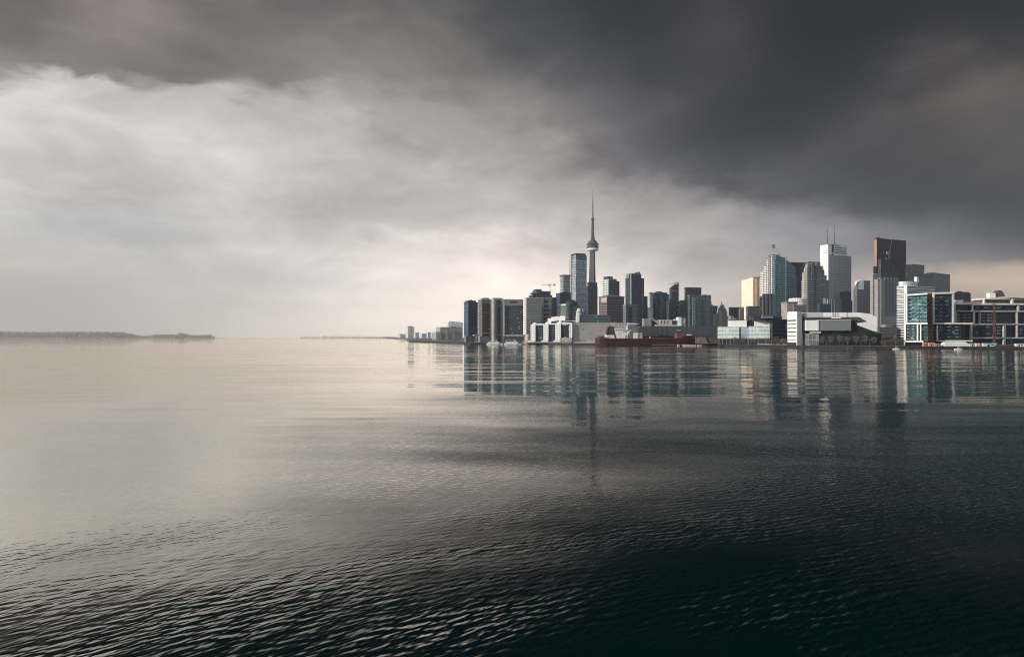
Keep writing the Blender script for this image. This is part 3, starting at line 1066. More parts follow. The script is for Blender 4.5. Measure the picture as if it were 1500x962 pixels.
b = B('apartment_tower', 'tall slim residential tower banded in white left of the spire tower', 'tower', 835, 843.6, 859.4, 2020, 24)
m_ = mat_facade('white_banded_glass', (0.30, 0.34, 0.38), (0.06, 0.11, 0.18), 7.0, 4.5, 0.86, 0.62, 0.75, bright=0.14, bright_col=(0.30, 0.36, 0.42))
b.shaft(373, m_)
b.part('concrete_fin', MB().prism(b.rect(-3.2, -0.3, -b.b - 1, -b.b * .62), 0, b.z(371.4)), M_CONC)
b.part('crown', MB().prism(b.rect(grow=-2.5), b.z(373), b.z(370.6)), M_BLACK)
b.fbox(843.8, 859, 373, 380, 0.02, 0.35, mat_facade('blue_crown_glass', (0.05, 0.08, 0.13), (0.03, 0.065, 0.13), 7, 3, .85, .7), 'crown_glazing')
b.bands(382, 452, 21, M_OFFW, 1.0, 0.8)

b = B('office_tower', 'dark teal slab in front of the spire tower base', 'tower', 859, 861.4, 875.4, 1900, 20)
m_ = mat_facade('dark_teal_slab', (0.05, 0.068, 0.08), (0.024, 0.045, 0.058), 4.5, 3.0, 0.85, 0.66, 0.3)
b.shaft(419, m_)
b.fbox(862.6, 875.2, 413.8, 419, -b.b, -1, m_, 'upper_storeys')
b.cap(413.8, 1.0, M_DGREY, 'parapet', 0.4, b.rect(b.ua(862.6), b.ua(875.2), -b.b, -1, .4))
b.fbox(865, 869, 412.4, 413.6, -b.b * .6, -6, M_GREY, 'roof_plant')

# domed residential block
b = B('domed_block', 'squat green block with a dark domed roof below the banded towers', 'building', 821, 834, 850, 1420, 30)
m_ = mat_facade('striped_olive_block', (0.22, 0.22, 0.19), (0.055, 0.075, 0.075), 4.2, 30, 1.0, 0.5, 0.2)
b.shaft(447.6, m_)
b.cap(447.6, 1.0, M_GREENCU)
q = b.pt(2, -3)
b.part('corner_drum', MB().lathe([(6.2, 0), (6.2, b.z(446.5)), (0, b.z(445))], 18, q), mat_facade('green_drum_glass', (0.04, 0.07, 0.065), (0.02, 0.05, 0.05), 4.2, 3, .8, .6), True)
q = b.pt(b.a * .52, -b.b * .45)
b.part('dome', MB().lathe([(13.5, b.z(447)), (13.0, b.z(443.6)), (10.5, b.z(441)), (6.5, b.z(439.2)), (0, b.z(438.4))], 24, q), mat_plain('dark_green_dome', (0.018, 0.035, 0.033), 0.5), True)
b.part('skylight', MB().prism(b.rect(-.5, 3, -b.b * .95, -b.b * .4), b.z(446.6), b.z(444.6)), mat_plain('pale_teal_roof', (0.42, 0.58, 0.56)))
# ------------------------------------------------------------------ great spire tower
D_ = 2600
c = at(868.2, D_, 2.7)
t = thing('spire_tower', 'very tall concrete tower with a ringed pod and needle antenna', 'tower', c)
Z = lambda Y: hz(Y, D_) - 2.7
pxm = D_ / F
m_sh = mat_plain('tower_concrete', (0.08, 0.073, 0.072), 0.85, 0.1, 0.03, streak=0.25)
m = MB()


def tri_plan(core, leg, hw):
    pts = []
    for k in range(3):
        a = math.radians(-90 + 120 * k + 28)
        ux, uy = math.cos(a), math.sin(a)
        for s in (-1, 1):
            pts.append((ux * leg - uy * hw * s, uy * leg + ux * hw * s))
        a2 = a + math.radians(60)
        pts.append((math.cos(a2) * core, math.sin(a2) * core))
    return pts


lev = [(0, 12, 26, 5), (Z(470), 10.5, 19, 4.2), (Z(440), 9.5, 16, 3.8), (Z(410), 8.8, 13.5, 3.5), (Z(385), 8.2, 11.6, 3.2), (Z(368), 8, 10.5, 3.0)]
for (z0, c0, l0, h0), (z1, c1, l1, h1) in zip(lev, lev[1:]):
    m.frustum(tri_plan(c0, l0, h0), tri_plan(c1, l1, h1), z0, z1, top=False)
m.build('shaft', m_sh, t)
MB().lathe([(9, Z(368.6)), (20.5, Z(366.8)), (21.5, Z(365.4)), (20.5, Z(364)), (12, Z(363.6))], 32).build('radome', mat_plain('white_radome', (0.66, 0.64, 0.61), 0.5), t, True)
m_pod = mat_plain('pod_cladding', (0.07, 0.064, 0.067), 0.6, 0.1, 0.2)
MB().lathe([(14, Z(364)), (21.4, Z(363.2)), (21.6, Z(360.6)), (18.4, Z(360.2))], 32).build('pod_ring', m_pod, t)
MB().lathe([(18.4, Z(360.2)), (18.4, Z(358.9)), (21.8, Z(358.7)), (22.2, Z(357.2)), (17, Z(356.6))], 32).build('pod_ring', mat_plain('pod_glass', (0.05, 0.05, 0.055), 0.2), t)
MB().lathe([(17.2, Z(356.6)), (16.4, Z(354.6)), (13.6, Z(353.2)), (8.6, Z(352.0)), (0, Z(351.8))], 32).build('pod_roof', m_pod, t)
MB().lathe([(7.6, Z(352.2)), (7.8, Z(348.2)), (6.4, Z(347.6)), (6.2, Z(346.4)), (5.4, Z(346.2))], 20).build('collar', m_pod, t)
MB().lathe([(5.6, Z(347.4)), (4.4, Z(322.5)), (4.4, Z(321))], 18).build('upper_shaft', m_sh, t)
MB().lathe([(4.4, Z(322.6)), (6.6, Z(321.6)), (6.6, Z(320.2)), (4.6, Z(319.6)), (0, Z(319.4))], 20).build('sky_pod', m_pod, t)
m = MB()
m.tube((0, 0, Z(319.6)), (0, 0, Z(303.5)), 3.3, 2.3, 10)
m.tube((0, 0, Z(303.5)), (0, 0, Z(301.2)), 3.1, 2.6, 10)
m.tube((0, 0, Z(301.2)), (0, 0, Z(296.5)), 2.0, 1.6, 8)
m.tube((0, 0, Z(296.5)), (0, 0, Z(295.4)), 2.6, 2.6, 8)
m.tube((0, 0, Z(295.4)), (0, 0, Z(287.5)), 1.35, 1.1, 8)
m.tube((0, 0, Z(287.5)), (0, 0, Z(278)), 0.9, 0.4, 8)
m.build('antenna', mat_plain('antenna_steel', (0.12, 0.115, 0.115), 0.6), t)
# ------------------------------------------------------------------ white waterfront condominium with three piers
D_ = 1075
b = B('white_condominium', 'low white stepped condominium with three pale piers at the water edge', 'building', 776.5, 777.4, 837.6, D_, -18)
m_pier = mat_facade('pier_small_windows', (0.80, 0.79, 0.74), (0.28, 0.27, 0.24), 3.2, 2.6, 0.55, 0.42, 0.3)
m_tg = mat_facade('tinted_green_glass', (0.05, 0.08, 0.085), (0.018, 0.045, 0.05), 3.2, 3.0, 0.88, 0.75, 0.3)
b.fbox(784, 797, 477.4, None, -14, -3, m_tg, 'glass_bay')
b.fbox(803, 814, 476, None, -14, -3, mat_facade('tinted_blue_glass', (0.06, 0.07, 0.09), (0.022, 0.033, 0.05), 3.2, 3.0, 0.88, 0.75, 0.4, bright=0.04), 'glass_bay')
b.fbox(820, 833.5, 477, None, -14, -3, mat_facade('tinted_dark_glass', (0.03, 0.045, 0.045), (0.012, 0.026, 0.028), 3.2, 3.0, 0.88, 0.75, 0.3), 'glass_bay')
for X0, X1, Y0 in ((777.2, 784.2, 475.6), (796, 803.2, 474.4), (813.4, 821.2, 473.6)):
    o = b.fbox(X0, X1, Y0, None, -12, 0, m_pier, 'pier')
    c = b.fbox(X0 + 1.8, X1 - .3, Y0 - 1.6, Y0 - 0.02, -9, -1, M_WHITE)
    c.build('pier_cap', M_WHITE, o)
    c = b.fbox(X1 - 3.2, X1 - .4, Y0 - 3.2, Y0 - 1.62, -8, -2, M_WHITE)
    c.build('pier_cap', M_WHITE, o)
    c = b.fbox(X0 - 2.2, X1 + .6, 498.4, None, 0.02, 4, M_WHITE)
    c.build('terrace', M_OFFW, o)
for X0, X1, Y0 in ((784.2, 796, 474.2), (803.2, 813.4, 473.6), (821.2, 836.8, 473.0)):
    b.fbox(X0, X1, Y0, Y0 + 1.7, -12, -1, M_WHITE, 'top_beam')
b.fbox(835.4, 837.6, 474.6, 495, -12, -1, M_WHITE, 'end_post')
b.fbox(833.4, 834.3, 477, 495, -2.9, -1.4, M_WHITE, 'end_post')
for X0, X1, Y0, Y1 in ((801.6, 807.2, 466.4, 471.6), (807, 812, 464.4, 470.6), (811.4, 816, 463.6, 470), (815.6, 821, 463.8, 469.6), (820, 826.8, 462.8, 469.8), (802.6, 806, 471.6, 474.2), (818, 822, 469.6, 473.4)):
    b.fbox(X0, X1, Y0, Y1, -11 - rnd.random(), -2 - rnd.random() * 2, M_WHITE, 'stepped_crown')
b.fbox(806, 818, 469.4, 473.3, -11, -4.5, M_DGREY, 'attic_glazing')
b.fbox(776.6, 838, 500.4, None, 0.04, 6, M_GREY, 'podium')
b.fbox(821, 838, 494.4, None, -11, 2, mat_plain('mottled_stone', (0.25, 0.24, 0.22), 0.9, 0.3, 0.4), 'podium')

# pale warehouse with dark flecks
b = B('pale_warehouse', 'long blank pale beige warehouse with scattered dark flecks behind the red ship', 'warehouse', 837.4, 838, 931, 1060, 4)
mw = bpy.data.materials.new('flecked_render')
mw.use_nodes = True
t_ = NT(mw.node_tree)
uvn = t_.new('ShaderNodeUVMap')
vo = t_.new('ShaderNodeTexVoronoi', feature='F1')
t_.l.new(t_.vmath('MULTIPLY', uvn.outputs[0], (0.16, 0.30, 1)), vo.inputs['Vector'])
vo.inputs['Scale'].default_value = 1.0
vr = t_.sep(vo.outputs['Color'])
fle = t_.math('MULTIPLY', t_.math('LESS_THAN', vo.outputs['Distance'], 0.24), t_.math('GREATER_THAN', vr[0], 0.55))
nz_ = t_.noise(uvn.outputs[0], 0.06, 4, 0.6)
base_ = t_.mix(t_.rng(nz_.outputs['Fac'], .35, .65), (0.33, 0.30, 0.27), (0.40, 0.36, 0.33))
t_.l.new(t_.mix(fle, base_, (0.17, 0.14, 0.13)), t_.n['Principled BSDF'].inputs['Base Color'])
t_.n['Principled BSDF'].inputs['Roughness'].default_value = .9
b.shaft(473.2, mw)
b.cap(473.2, 0.8, M_CONC, 'parapet', 0.3)
b.fbox(826, 848, 469.2, 470.2, -18, -6, M_OFFW, 'roof_edge')
m_ = mat_facade('teal_ribbon_glass', (0.075, 0.115, 0.115), (0.045, 0.09, 0.095), 3.4, 3, 0.9, 0.6, 0.25)
b.fbox(848.6, 895, 461.6, 473.1, -40, -3, m_, 'glazed_storey')
b.fbox(850, 884, 460.6, 461.55, -30, -8, M_GREY, 'roof_edge')
b.fbox(845.6, 849, 456.4, 471.8, -8, -1.5, M_WHITE, 'stair_tower')
b.fbox(844.8, 850.4, 455.6, 456.6, -9, -0.9, M_WHITE, 'stair_roof')
q = b.pt(b.ua(850), -11)
b.part('dome', MB().lathe([(3.2, b.z(456)), (3.1, b.z(453.6)), (2.2, b.z(451.4)), (0, b.z(450.6))], 16, q), M_OFFW, True)
q = b.pt(b.ua(856), -14)
b.part('tank', MB().lathe([(5.0, b.z(461.6)), (5.0, b.z(454)), (4.0, b.z(452.2)), (0, b.z(451.4))], 18, q), mat_plain('grey_tank', (0.18, 0.20, 0.21)), True)
b.fbox(838, 874, 500.6, None, 0.05, 5, M_OFFW, 'loading_dock')

# brown brick block and the round tower behind
b = B('round_tower', 'curved glass tower with pale green banded left side behind the brown block', 'tower', 882, 892.4, 908.6, 1750, 32)
m_ = mat_facade('dark_navy_bands', (0.06, 0.085, 0.10), (0.02, 0.042, 0.06), 5.5, 20, 1.0, 0.72, 0.3)
ro = rounded(b.rect(), 5)
b.part('facade', MB().prism(ro, 0, b.z(411)), m_)
b.part('upper_storeys', MB().prism(rounded(b.rect(b.a * .0, b.a * .75, -b.b * .95, -1), 4), b.z(411), b.z(408)), m_)
b.plant(.0, .45, 408, 6, M_DGREY)
m_g = mat_facade('pale_green_bands', (0.55, 0.62, 0.53), (0.10, 0.14, 0.14), 5.5, 6.0, 0.72, 0.55, 0.4)  # pale green bands, made lighter for the sunlit left face
b.part('banded_side', MB().prism(b.rect(-1.2, .5, -b.b * .96, -1.5), 0, b.z(409)), m_g)
b.bands(411.6, 434, 9, mat_plain('slate_slab_edge', (0.09, 0.12, 0.13)), 0.8, 0.4)

b = B('brown_block', 'brown brick office block with a shallow ridged roof above the pale warehouse', 'building', 877.2, 889.4, 914.4, 1250, 30)
m_ = mat_facade('brown_brick_rows', (0.155, 0.125, 0.122), (0.075, 0.065, 0.068), 4.6, 40, 1.0, 0.4, 0.2)
b.shaft(434.4, m_)
b.cap(434.4, 1.4, mat_plain('brown_brick', (0.15, 0.122, 0.12), 0.9))
m = MB()
P0, P1 = b.rect(grow=-1), b.rect(b.a * .3, b.a * .7, -b.b * .7, -b.b * .3)
m.frustum(P0, P1, b.z(434.4) + 1.4, b.z(431.6))
b.part('roof', m, M_GREY)
q = b.pt(b.a * .5, -b.b * .5)
b.part('mast', MB().tube((*q, b.z(431.6)), (*q, b.z(426.6)), .3, .15), M_STEEL)
m_l = mat_facade('lit_look_windows', (0.30, 0.25, 0.23), (0.55, 0.53, 0.50), 4.6, 2.2, .6, .6, .3)  # pale panes paint in the lit look of these rows
m = MB().prism(b.rect(-0.35, -0.05, -b.b * .72, -b.b * .04), b.z(442), b.z(436))
b.part('corner_windows', m, m_l)

# twin dark tower with white fin
b = B('fin_tower', 'dark green glass tower split by one white vertical fin left of centre', 'tower', 916.2, 924, 943.6, 1560, 24)
m_ = mat_facade('dark_green_curtain', (0.05, 0.085, 0.095), (0.020, 0.052, 0.062), 4.4, 2.6, 0.84, 0.66, 0.35, bright=0.008)
m2 = mat_facade('slate_green_curtain', (0.055, 0.085, 0.10), (0.026, 0.05, 0.064), 4.4, 2.6, 0.84, 0.66, 0.3, streak=0.5)
b.shaft(407, m2)
b.part('glazed_side', MB().prism(b.rect(-0.6, -0.02, -b.b + .5, -1.2), 0, b.z(406.4)), m_)
b.fbox(923.6, 924.9, 401.4, None, 0.02, 1.0, mat_plain('pale_fin', (0.50, 0.54, 0.54)), 'vertical_fin')
b.fbox(925, 943, 407, 466, 0.02, 0.5, m2, 'projecting_bay')
b.part('penthouse', MB().prism(b.rect(1, b.a * .82, -b.b * .9, -2), b.z(407), b.z(401.6)), m2)
b.part('crown', MB().prism(b.rect(b.a * .1, b.a * .8, -b.b * .8, -3), b.z(401.6), b.z(399.8), bottom=True), M_GREY)
b.part('crown', MB().prism(b.rect(-2.5, 2.4, -b.b * .7, -b.b * .2), b.z(407), b.z(400.8)), M_GREY)
b.plant(.62, .76, 399.8, 3.6, M_DGREY)
b.fbox(940.2, 941, 409, None, 0.52, 1.0, M_GREY, 'vertical_fin')

b = B('apartment_block', 'short grey framed block with a dark glass centre in front of the fin tower', 'building', 912.6, 917, 934, 1200, 24)
m_ = mat_facade('grey_framed_block', (0.17, 0.175, 0.18), (0.075, 0.085, 0.092), 3.6, 2.6, 0.7, 0.6, 0.3, streak=0.5)
b.shaft(447, m_)
b.cap(447, 1.4, M_GREY)
b.fbox(919, 925.4, 449.6, None, 0.02, 0.8, m2, 'glass_bay')
b.fbox(927, 933, 452, None, 0.02, .6, m_, 'projecting_bay')
b = B('apartment_tower', 'narrow dark tower showing just right of the fin tower', 'tower', 942, 943, 949.4, 1720, 20)
b.shaft(434.4, mat_facade('narrow_navy', (0.045, 0.06, 0.075), (0.022, 0.038, 0.052), 4.5, 3, .8, .6, .3))
b.cap(434.4, 1, M_DGREY)

# ragged streaked tower group
b = B('streaked_tower', 'broad glass tower with pale vertical streaks and a ragged roofline', 'tower', 948.8, 954.4, 979.6, 1640, 30)
m_ = mat_facade('streaked_glass', (0.085, 0.12, 0.13), (0.035, 0.066, 0.08), 4.4, 2.4, 0.8, 0.66, 0.4, streak=2.2)
b.shaft(430.6, m_)
m_g = mat_facade('lit_sliver_mint', (0.46, 0.54, 0.44), (0.22, 0.28, 0.25), 4.4, 3, 0.7, 0.55, 0.3)  # lit sliver of the tower painted as a paler side
b.part('pale_side', MB().prism(b.rect(-0.7, -0.02, -b.b * .98, -b.b * .45), b.z(450), b.z(429.4)), m_g)
b.fbox(955, 961, 428.6, 470, 0.02, 2.5, m_, 'projecting_bay')
b.fbox(964.5, 971.5, 427.4, 470, 0.02, 3.0, m_, 'projecting_bay')
b.fbox(974.5, 979.4, 430, 470, 0.02, 2.2, m_, 'projecting_bay')
for f0, f1, h in ((.02, .1, 4.2), (.2, .3, 3.6), (.4, .62, 7.2), (.7, .8, 3.4), (.84, .95, 4.8)):
    b.plant(f0, f1, 430.6, h, M_DGREY)
b.fbox(966.6, 967.4, 430, None, 3.02, 3.5, M_GREY, 'vertical_fin')
b = B('apartment_tower', 'lower dark glass tower tucked between the streaked tower and the curved tower', 'tower', 976, 980, 988, 1500, 24)
m_ = mat_facade('tucked_dark_glass', (0.06, 0.085, 0.10), (0.025, 0.048, 0.06), 4.2, 2.6, .8, .62, .35, streak=1.5)
b.shaft(442, m_)
b.fbox(982, 986.6, 437.6, 452, -8, 0.5, m_, 'upper_bay')
b.plant(.6, .95, 442, 3, M_DGREY)

# curved sliver tower with sloped top
b = B('curved_tower', 'slender dark tower with a sloped curved top and thin white right edge', 'tower', 984, 985, 994.6, 1780, 14)
m_ = mat_facade('curved_navy_glass', (0.05, 0.065, 0.085), (0.026, 0.038, 0.055), 4.5, 3, .86, .66, .3)
n = 7
A = [b.ua(984.4 + (994.2 - 984.4) * i / n) for i in range(n + 1)]
tops = [b.z(421.5 - 6.2 * math.sin(math.pi / 2 * i / n) ** 1.1) for i in range(n + 1)]
m = MB()
u = 0
for i in range(n):
    p = b.rect(A[i], A[i + 1], -14, 0)
    m.prism(p, 0, 0, tops=[tops[i], tops[i + 1], tops[i + 1], tops[i]])
b.part('facade', m, m_)
b.fbox(994.25, 994.9, 412.8, 477, -14, 0.4, M_WHITE, 'edge_fin')
crane_thing('thin luffing crane on the curved tower top pointing left', 990, 1775, hz(418, 1775), 6, 21, 7, math.radians(178), luff=-0.2)

# dark slab with curved shoulder + streaked front tower
b = B('office_tower', 'square topped dark green tower behind the pale streaked tower', 'tower', 1002.6, 1005, 1027.4, 1850, 16)
m_ = mat_facade('dark_bottle_green', (0.04, 0.062, 0.068), (0.020, 0.040, 0.046), 4.5, 3, .86, .7, .25)
b.shaft(421.4, m_)
b.fbox(1004.6, 1027, 420.6, 423.2, -b.b, 0.8, mat_plain('green_crown', (0.05, 0.09, 0.085)), 'crown_band')
b = B('office_tower', 'dark tower with a rounded left shoulder below the bright gap of sky', 'tower', 995, 996, 1012, 1600, 14)
n = 6
m = MB()
for i in range(n):
    X0, X1 = 995.4 + 8 * i / n, 995.4 + 8 * (i + 1) / n
    f0, f1 = math.sin(math.pi / 2 * i / n), math.sin(math.pi / 2 * (i + 1) / n)
    z0, z1 = b.z(447.5 - 8.5 * f0), b.z(447.5 - 8.5 * f1)
    m.prism(b.rect(b.ua(X0), b.ua(X1), -20, 0), 0, 0, tops=[z0, z1, z1, z0])
m.prism(b.rect(b.ua(1003.4), b.ua(1012), -20, 0), 0, b.z(439))
b.part('facade', m, mat_facade('shoulder_navy', (0.045, 0.06, 0.072), (0.025, 0.040, 0.052), 4.5, 3, .86, .7, .25))

b = B('streaked_tower', 'glass tower with one bright pale vertical streak and a flat grey cap', 'tower', 1007.4, 1010.5, 1031, 1420, 18)
m_ = mat_facade('milky_streaked_glass', (0.10, 0.135, 0.145), (0.045, 0.075, 0.088), 3.8, 2.4, 0.82, 0.68, 0.5, bright=0.04, bright_col=(0.25, 0.30, 0.30), streak=1.6)
b.shaft(433.4, m_)
b.cap(433.4, 1.6, M_GREY)
b.fbox(1014.4, 1018.4, 435.5, 480, 0.02, 1.2, mat_facade('pale_streak_glass', (0.22, 0.27, 0.28), (0.15, 0.20, 0.21), 3.8, 2, .8, .6, .5, streak=1.2), 'bright_bay')
b.fbox(1021.6, 1022.6, 434, None, 0.02, 1.0, M_GREY, 'vertical_fin')
b.fbox(1024, 1031, 437, None, 0.02, 1.6, m_, 'projecting_bay')
b = B('apartment_tower', 'grey brown tower stepping down on its right beside the flat capped glass tower', 'tower', 1026.5, 1029, 1041.4, 1520, 16)
m_ = mat_facade('grey_brown_tower', (0.15, 0.145, 0.14), (0.07, 0.08, 0.085), 4, 3, .7, .6, .3, streak=1.0)
b.shaft(432.6, m_)
b.cap(432.6, 1.2, M_GREY)
b.fbox(1031.4, 1034.6, 431.4, 434, -10, 0.5, M_DGREY, 'roof_plant')
b.fbox(1041.5, 1043, 441, None, -14, -2, m_, 'side_step')
b.fbox(1043.05, 1045.4, 446, None, -14, -3, m_, 'side_step')
b = B('office_block', 'small dark block between the stepped brown tower and the steep green roof', 'building', 1042, 1043, 1051.4, 1900, 14)
b.shaft(448.4, mat_facade('small_dark_block', (0.06, 0.065, 0.075), (0.035, 0.042, 0.05), 4.5, 3, .7, .6, .3))
b.cap(448.4, 1, M_DGREY)

# old hotel with steep green roof
b = B('old_hotel', 'old beige stone hotel with a steep green copper roof and small spire', 'hotel', 1047, 1050.5, 1069, 1720, 20)
m_ = mat_facade('beige_stone_windows', (0.26, 0.225, 0.20), (0.12, 0.105, 0.10), 4.6, 4.2, .4, .5, .3)
b.shaft(465, m_)
b.fbox(1052.6, 1066.5, 456, 465, -b.b * .8, -3, m_, 'upper_storeys')
P0 = b.rect(b.ua(1052.6), b.ua(1066), -b.b * .8, -3)
P1 = b.rect(b.ua(1057.3), b.ua(1061), -b.b * .5, -b.b * .35)
b.part('roof', MB().frustum(P0, P1, b.z(456), b.z(446)), M_GREENCU)
q = b.pt(b.ua(1058.4), -b.b * .42)
b.part('spire', MB().tube((*q, b.z(446.4)), (*q, b.z(441)), 2.6, .2, 8), M_GREENCU)
b.fbox(1047.5, 1052.4, 460.5, None, -10, 0.8, m_, 'side_wing')
b.fbox(1066.6, 1071, 462, None, -10, 0.6, m_, 'side_wing')
b.fbox(1053, 1057.5, 455, 480, 0.02, 1.5, mat_facade('pale_stone_bay', (0.36, 0.32, 0.27), (0.16, 0.14, 0.13), 4.6, 3.5, .4, .5, .3), 'stone_bay')
b.fbox(1052.6, 1053.6, 452, 456, -5, -3, M_CONC, 'chimney')
b = B('office_block', 'flat dark teal block between the old hotel and the gold tower', 'building', 1068, 1070, 1083.5, 1850, 16)
b.shaft(450.4, mat_facade('flat_teal_block', (0.055, 0.08, 0.09), (0.03, 0.055, 0.065), 4.5, 3, .86, .6, .25))
b.cap(450.4, 1.2, M_DGREY)
b = B('office_block', 'low warm grey block at the foot of the gold tower', 'building', 1066, 1068, 1092, 1300, 12)
b.shaft(468, mat_facade('warm_grey_lowrise', (0.15, 0.135, 0.13), (0.08, 0.075, 0.075), 4, 3, .6, .5, .3))
b.plant(.3, .5, 468, 4, M_GREY)
b.fbox(1072, 1076.5, 462, 469, -14, -4, M_GREY, 'penthouse')
b = B('stepped_block', 'thin pale stepped block with a dark slot left of the gold tower foot', 'building', 1083.2, 1084, 1090, 1550, 16)
m_ = mat_facade('thin_pale_block', (0.30, 0.27, 0.22), (0.12, 0.115, 0.10), 4.5, 3, .6, .5, .3)
b.shaft(452, m_)
b.fbox(1086.5, 1090, 449.4, 452, -10, -1, m_, 'upper_step')

# gold tower
b = B('gold_tower', 'sunlit gold tower with cream left side and peach ribbed right side', 'tower', 1086.6, 1103.2, 1119.4, 2050, -2)
m_ = mat_facade('gold_glass', (0.62, 0.43, 0.33), (0.70, 0.48, 0.37), 4.2, 2.6, 0.8, 0.6, 0.1)
b.shaft(406.6, m_)
b.part('lit_tone_side', MB().prism(b.rect(-0.6, -0.02, -b.b, -.3), 0, b.z(406.2)), mat_facade('gold_lit_tone', (0.88, 0.76, 0.58), (0.92, 0.80, 0.62), 4.2, 3, .8, .6, .05))  # left face in a creamier copy, sunlight put into the colour
b.fbox(1103.2, 1119, 405.4, 407.4, -b.b * .9, 0.4, mat_plain('bronze_crown', (0.28, 0.19, 0.14)), 'crown_band')
b.fins((1103.8, 1108.6, 1110.2, 1114, 1115.4), 407.4, 462, mat_plain('bronze_rib', (0.46, 0.28, 0.18)), 1.0, 0.9, 'rib')
b = B('office_block', 'dark warm grey block standing in front of the gold tower base', 'building', 1093, 1096, 1114, 1500, 16)
b.shaft(449.2, mat_facade('warm_dark_block', (0.13, 0.12, 0.11), (0.09, 0.085, 0.08), 4.2, 3, .7, .6, .25))
b.cap(449.2, 1.2, M_DGREY)
# ------------------------------------------------------------------ financial core
b = B('ribbed_block', 'dark ribbed stepped block in front of the teal crowned tower', 'building', 1112.4, 1116, 1134, 1600, 14)
m_ = mat_facade('ribbed_dark_glass', (0.045, 0.055, 0.07), (0.022, 0.032, 0.045), 4.2, 2.4, .9, .7, .3)
b.shaft(434.4, m_)
m_r = mat_plain('slate_rib', (0.13, 0.145, 0.165), 0.5, streak=.2)
for X0, X1, Y in ((1116, 1118.6, 432), (1120.2, 1123.4, 430), (1126.2, 1129, 430), (1131, 1133.6, 431)):
    b.fbox(X0, X1, Y, None, 0.02, 2.4, m_r, 'rib')
b.plant(.2, .9, 434.4, 6.5, m_)

b = B('crowned_tower', 'teal glass tower with stepped white left crest and a lantern mast', 'tower', 1119.5, 1133.6, 1168, 1950, 20)
m_t = mat_facade('teal_grid_glass', (0.128, 0.27, 0.28), (0.006, 0.085, 0.11), 6.5, 5.5, 0.6, 0.6, 0.7, bright=0.12, bright_col=(0.20, 0.34, 0.34))
m_t2 = mat_facade('deep_teal_grid', (0.09, 0.19, 0.21), (0.008, 0.05, 0.075), 6.5, 5.5, 0.62, 0.6, 0.5)
aR = b.ua(1152)
aE = b.ua(1168)
m = MB().prism(b.rect(0, aR, -b.b * .5, 0), 0, b.z(380))
b.part('facade', m, m_t)
m = MB()
zz = [(1152, 380), (1157, 382.2), (1160.5, 386.5), (1165, 389), (1167, 405), (1168, 430)]
for (X0, Y0), (X1, Y1) in zip(zz, zz[1:]):
    m.prism(b.rect(b.ua(X0), b.ua(X1), -b.b * .5, -1.2), 0, 0, tops=[b.z(Y0), b.z(Y1), b.z(Y1), b.z(Y0)])
b.part('side_facade', m, m_t2)
b.part('upper_storeys', MB().prism(b.rect(1, b.ua(1151), -b.b * .5, -2), b.z(380), 0, tops=[b.z(373.6), b.z(376.6), b.z(376.6), b.z(373.6)]), m_t2)
b.part('crown', MB().prism(b.rect(b.ua(1131), b.ua(1142.5), -b.b * .4, -4), b.z(375.5), b.z(372.6)), mat_plain('grey_crown', (0.13, 0.15, 0.16)))
for X in (1133.9, 1150.6):
    b.fbox(X, X + 1.2, 374.6, None, 0.02, 1.2, mat_plain('pale_teal_mullion', (0.22, 0.32, 0.34)), 'vertical_fin')
m_cr = mat_facade('white_crest_slats', (0.72, 0.70, 0.66), (0.14, 0.14, 0.14), 4.8, 30, 1.0, 0.42, 0.2)
for va, vb_, Y, off in ((1131.2, 1133.4, 373.8, 0), (1129, 1131.4, 377, -2), (1126.8, 1129.4, 380, -4), (1123.6, 1127.2, 388, -6), (1119.4, 1124, 396, -8)):
    v0, v1 = b.vb(vb_), b.vb(va)
    b.part('crest_step', MB().prism(b.rect(off - 5, off + 8, -v1, -v0), 0, b.z(Y)), m_cr if va != 1129 else mat_plain('shaded_crest_slot', (0.2, 0.2, 0.2)))  # one step coloured grey to paint in a shaded slot
q = b.pt(b.ua(1135), -6)
b.part('mast', MB().tube((*q, b.z(374)), (*q, b.z(363)), 1.1, .9, 8), mat_plain('mast_grey_teal', (0.3, 0.38, 0.38)))
m = MB()
for k in range(6):
    a = 2 * math.pi * k / 6
    m.tube((q[0] + 4.2 * math.cos(a), q[1] + 4.2 * math.sin(a), b.z(363.4)), (q[0] + 4.2 * math.cos(a), q[1] + 4.2 * math.sin(a), b.z(358.8)), .5, n=4)
m.lathe([(0, b.z(363.6)), (4.6, b.z(363.4)), (4.6, b.z(362.6)), (1.2, b.z(362.4)), (2.6, b.z(361)), (2.6, b.z(359.6)), (4.6, b.z(358.9)), (3.4, b.z(357.6)), (0, b.z(356.9))], 14, q)
b.part('lantern', m, mat_plain('lantern_teal', (0.10, 0.17, 0.17)))
m = MB()
A_, E_ = b.pt(b.ua(1139.5), -6), b.pt(b.ua(1149), -8)
m.tube((*A_, b.z(365)), (*E_, b.z(376.4)), .5, n=4)
A2 = b.pt(b.ua(1144.5), -7)
m.tube((*A2, b.z(371)), (*A2, b.z(376)), .6, n=4)
b.part('stay', m, M_GREY)

b = B('office_tower', 'plain black tower wedged between the teal and the grey stepped towers', 'tower', 1156, 1159, 1181.5, 2200, 16)
b.shaft(385.4, mat_facade('black_office_glass', (0.022, 0.03, 0.038), (0.012, 0.02, 0.028), 4.2, 3, .9, .7, .3))
b.cap(385.4, 3, M_BLACK, 'parapet', 1.2)

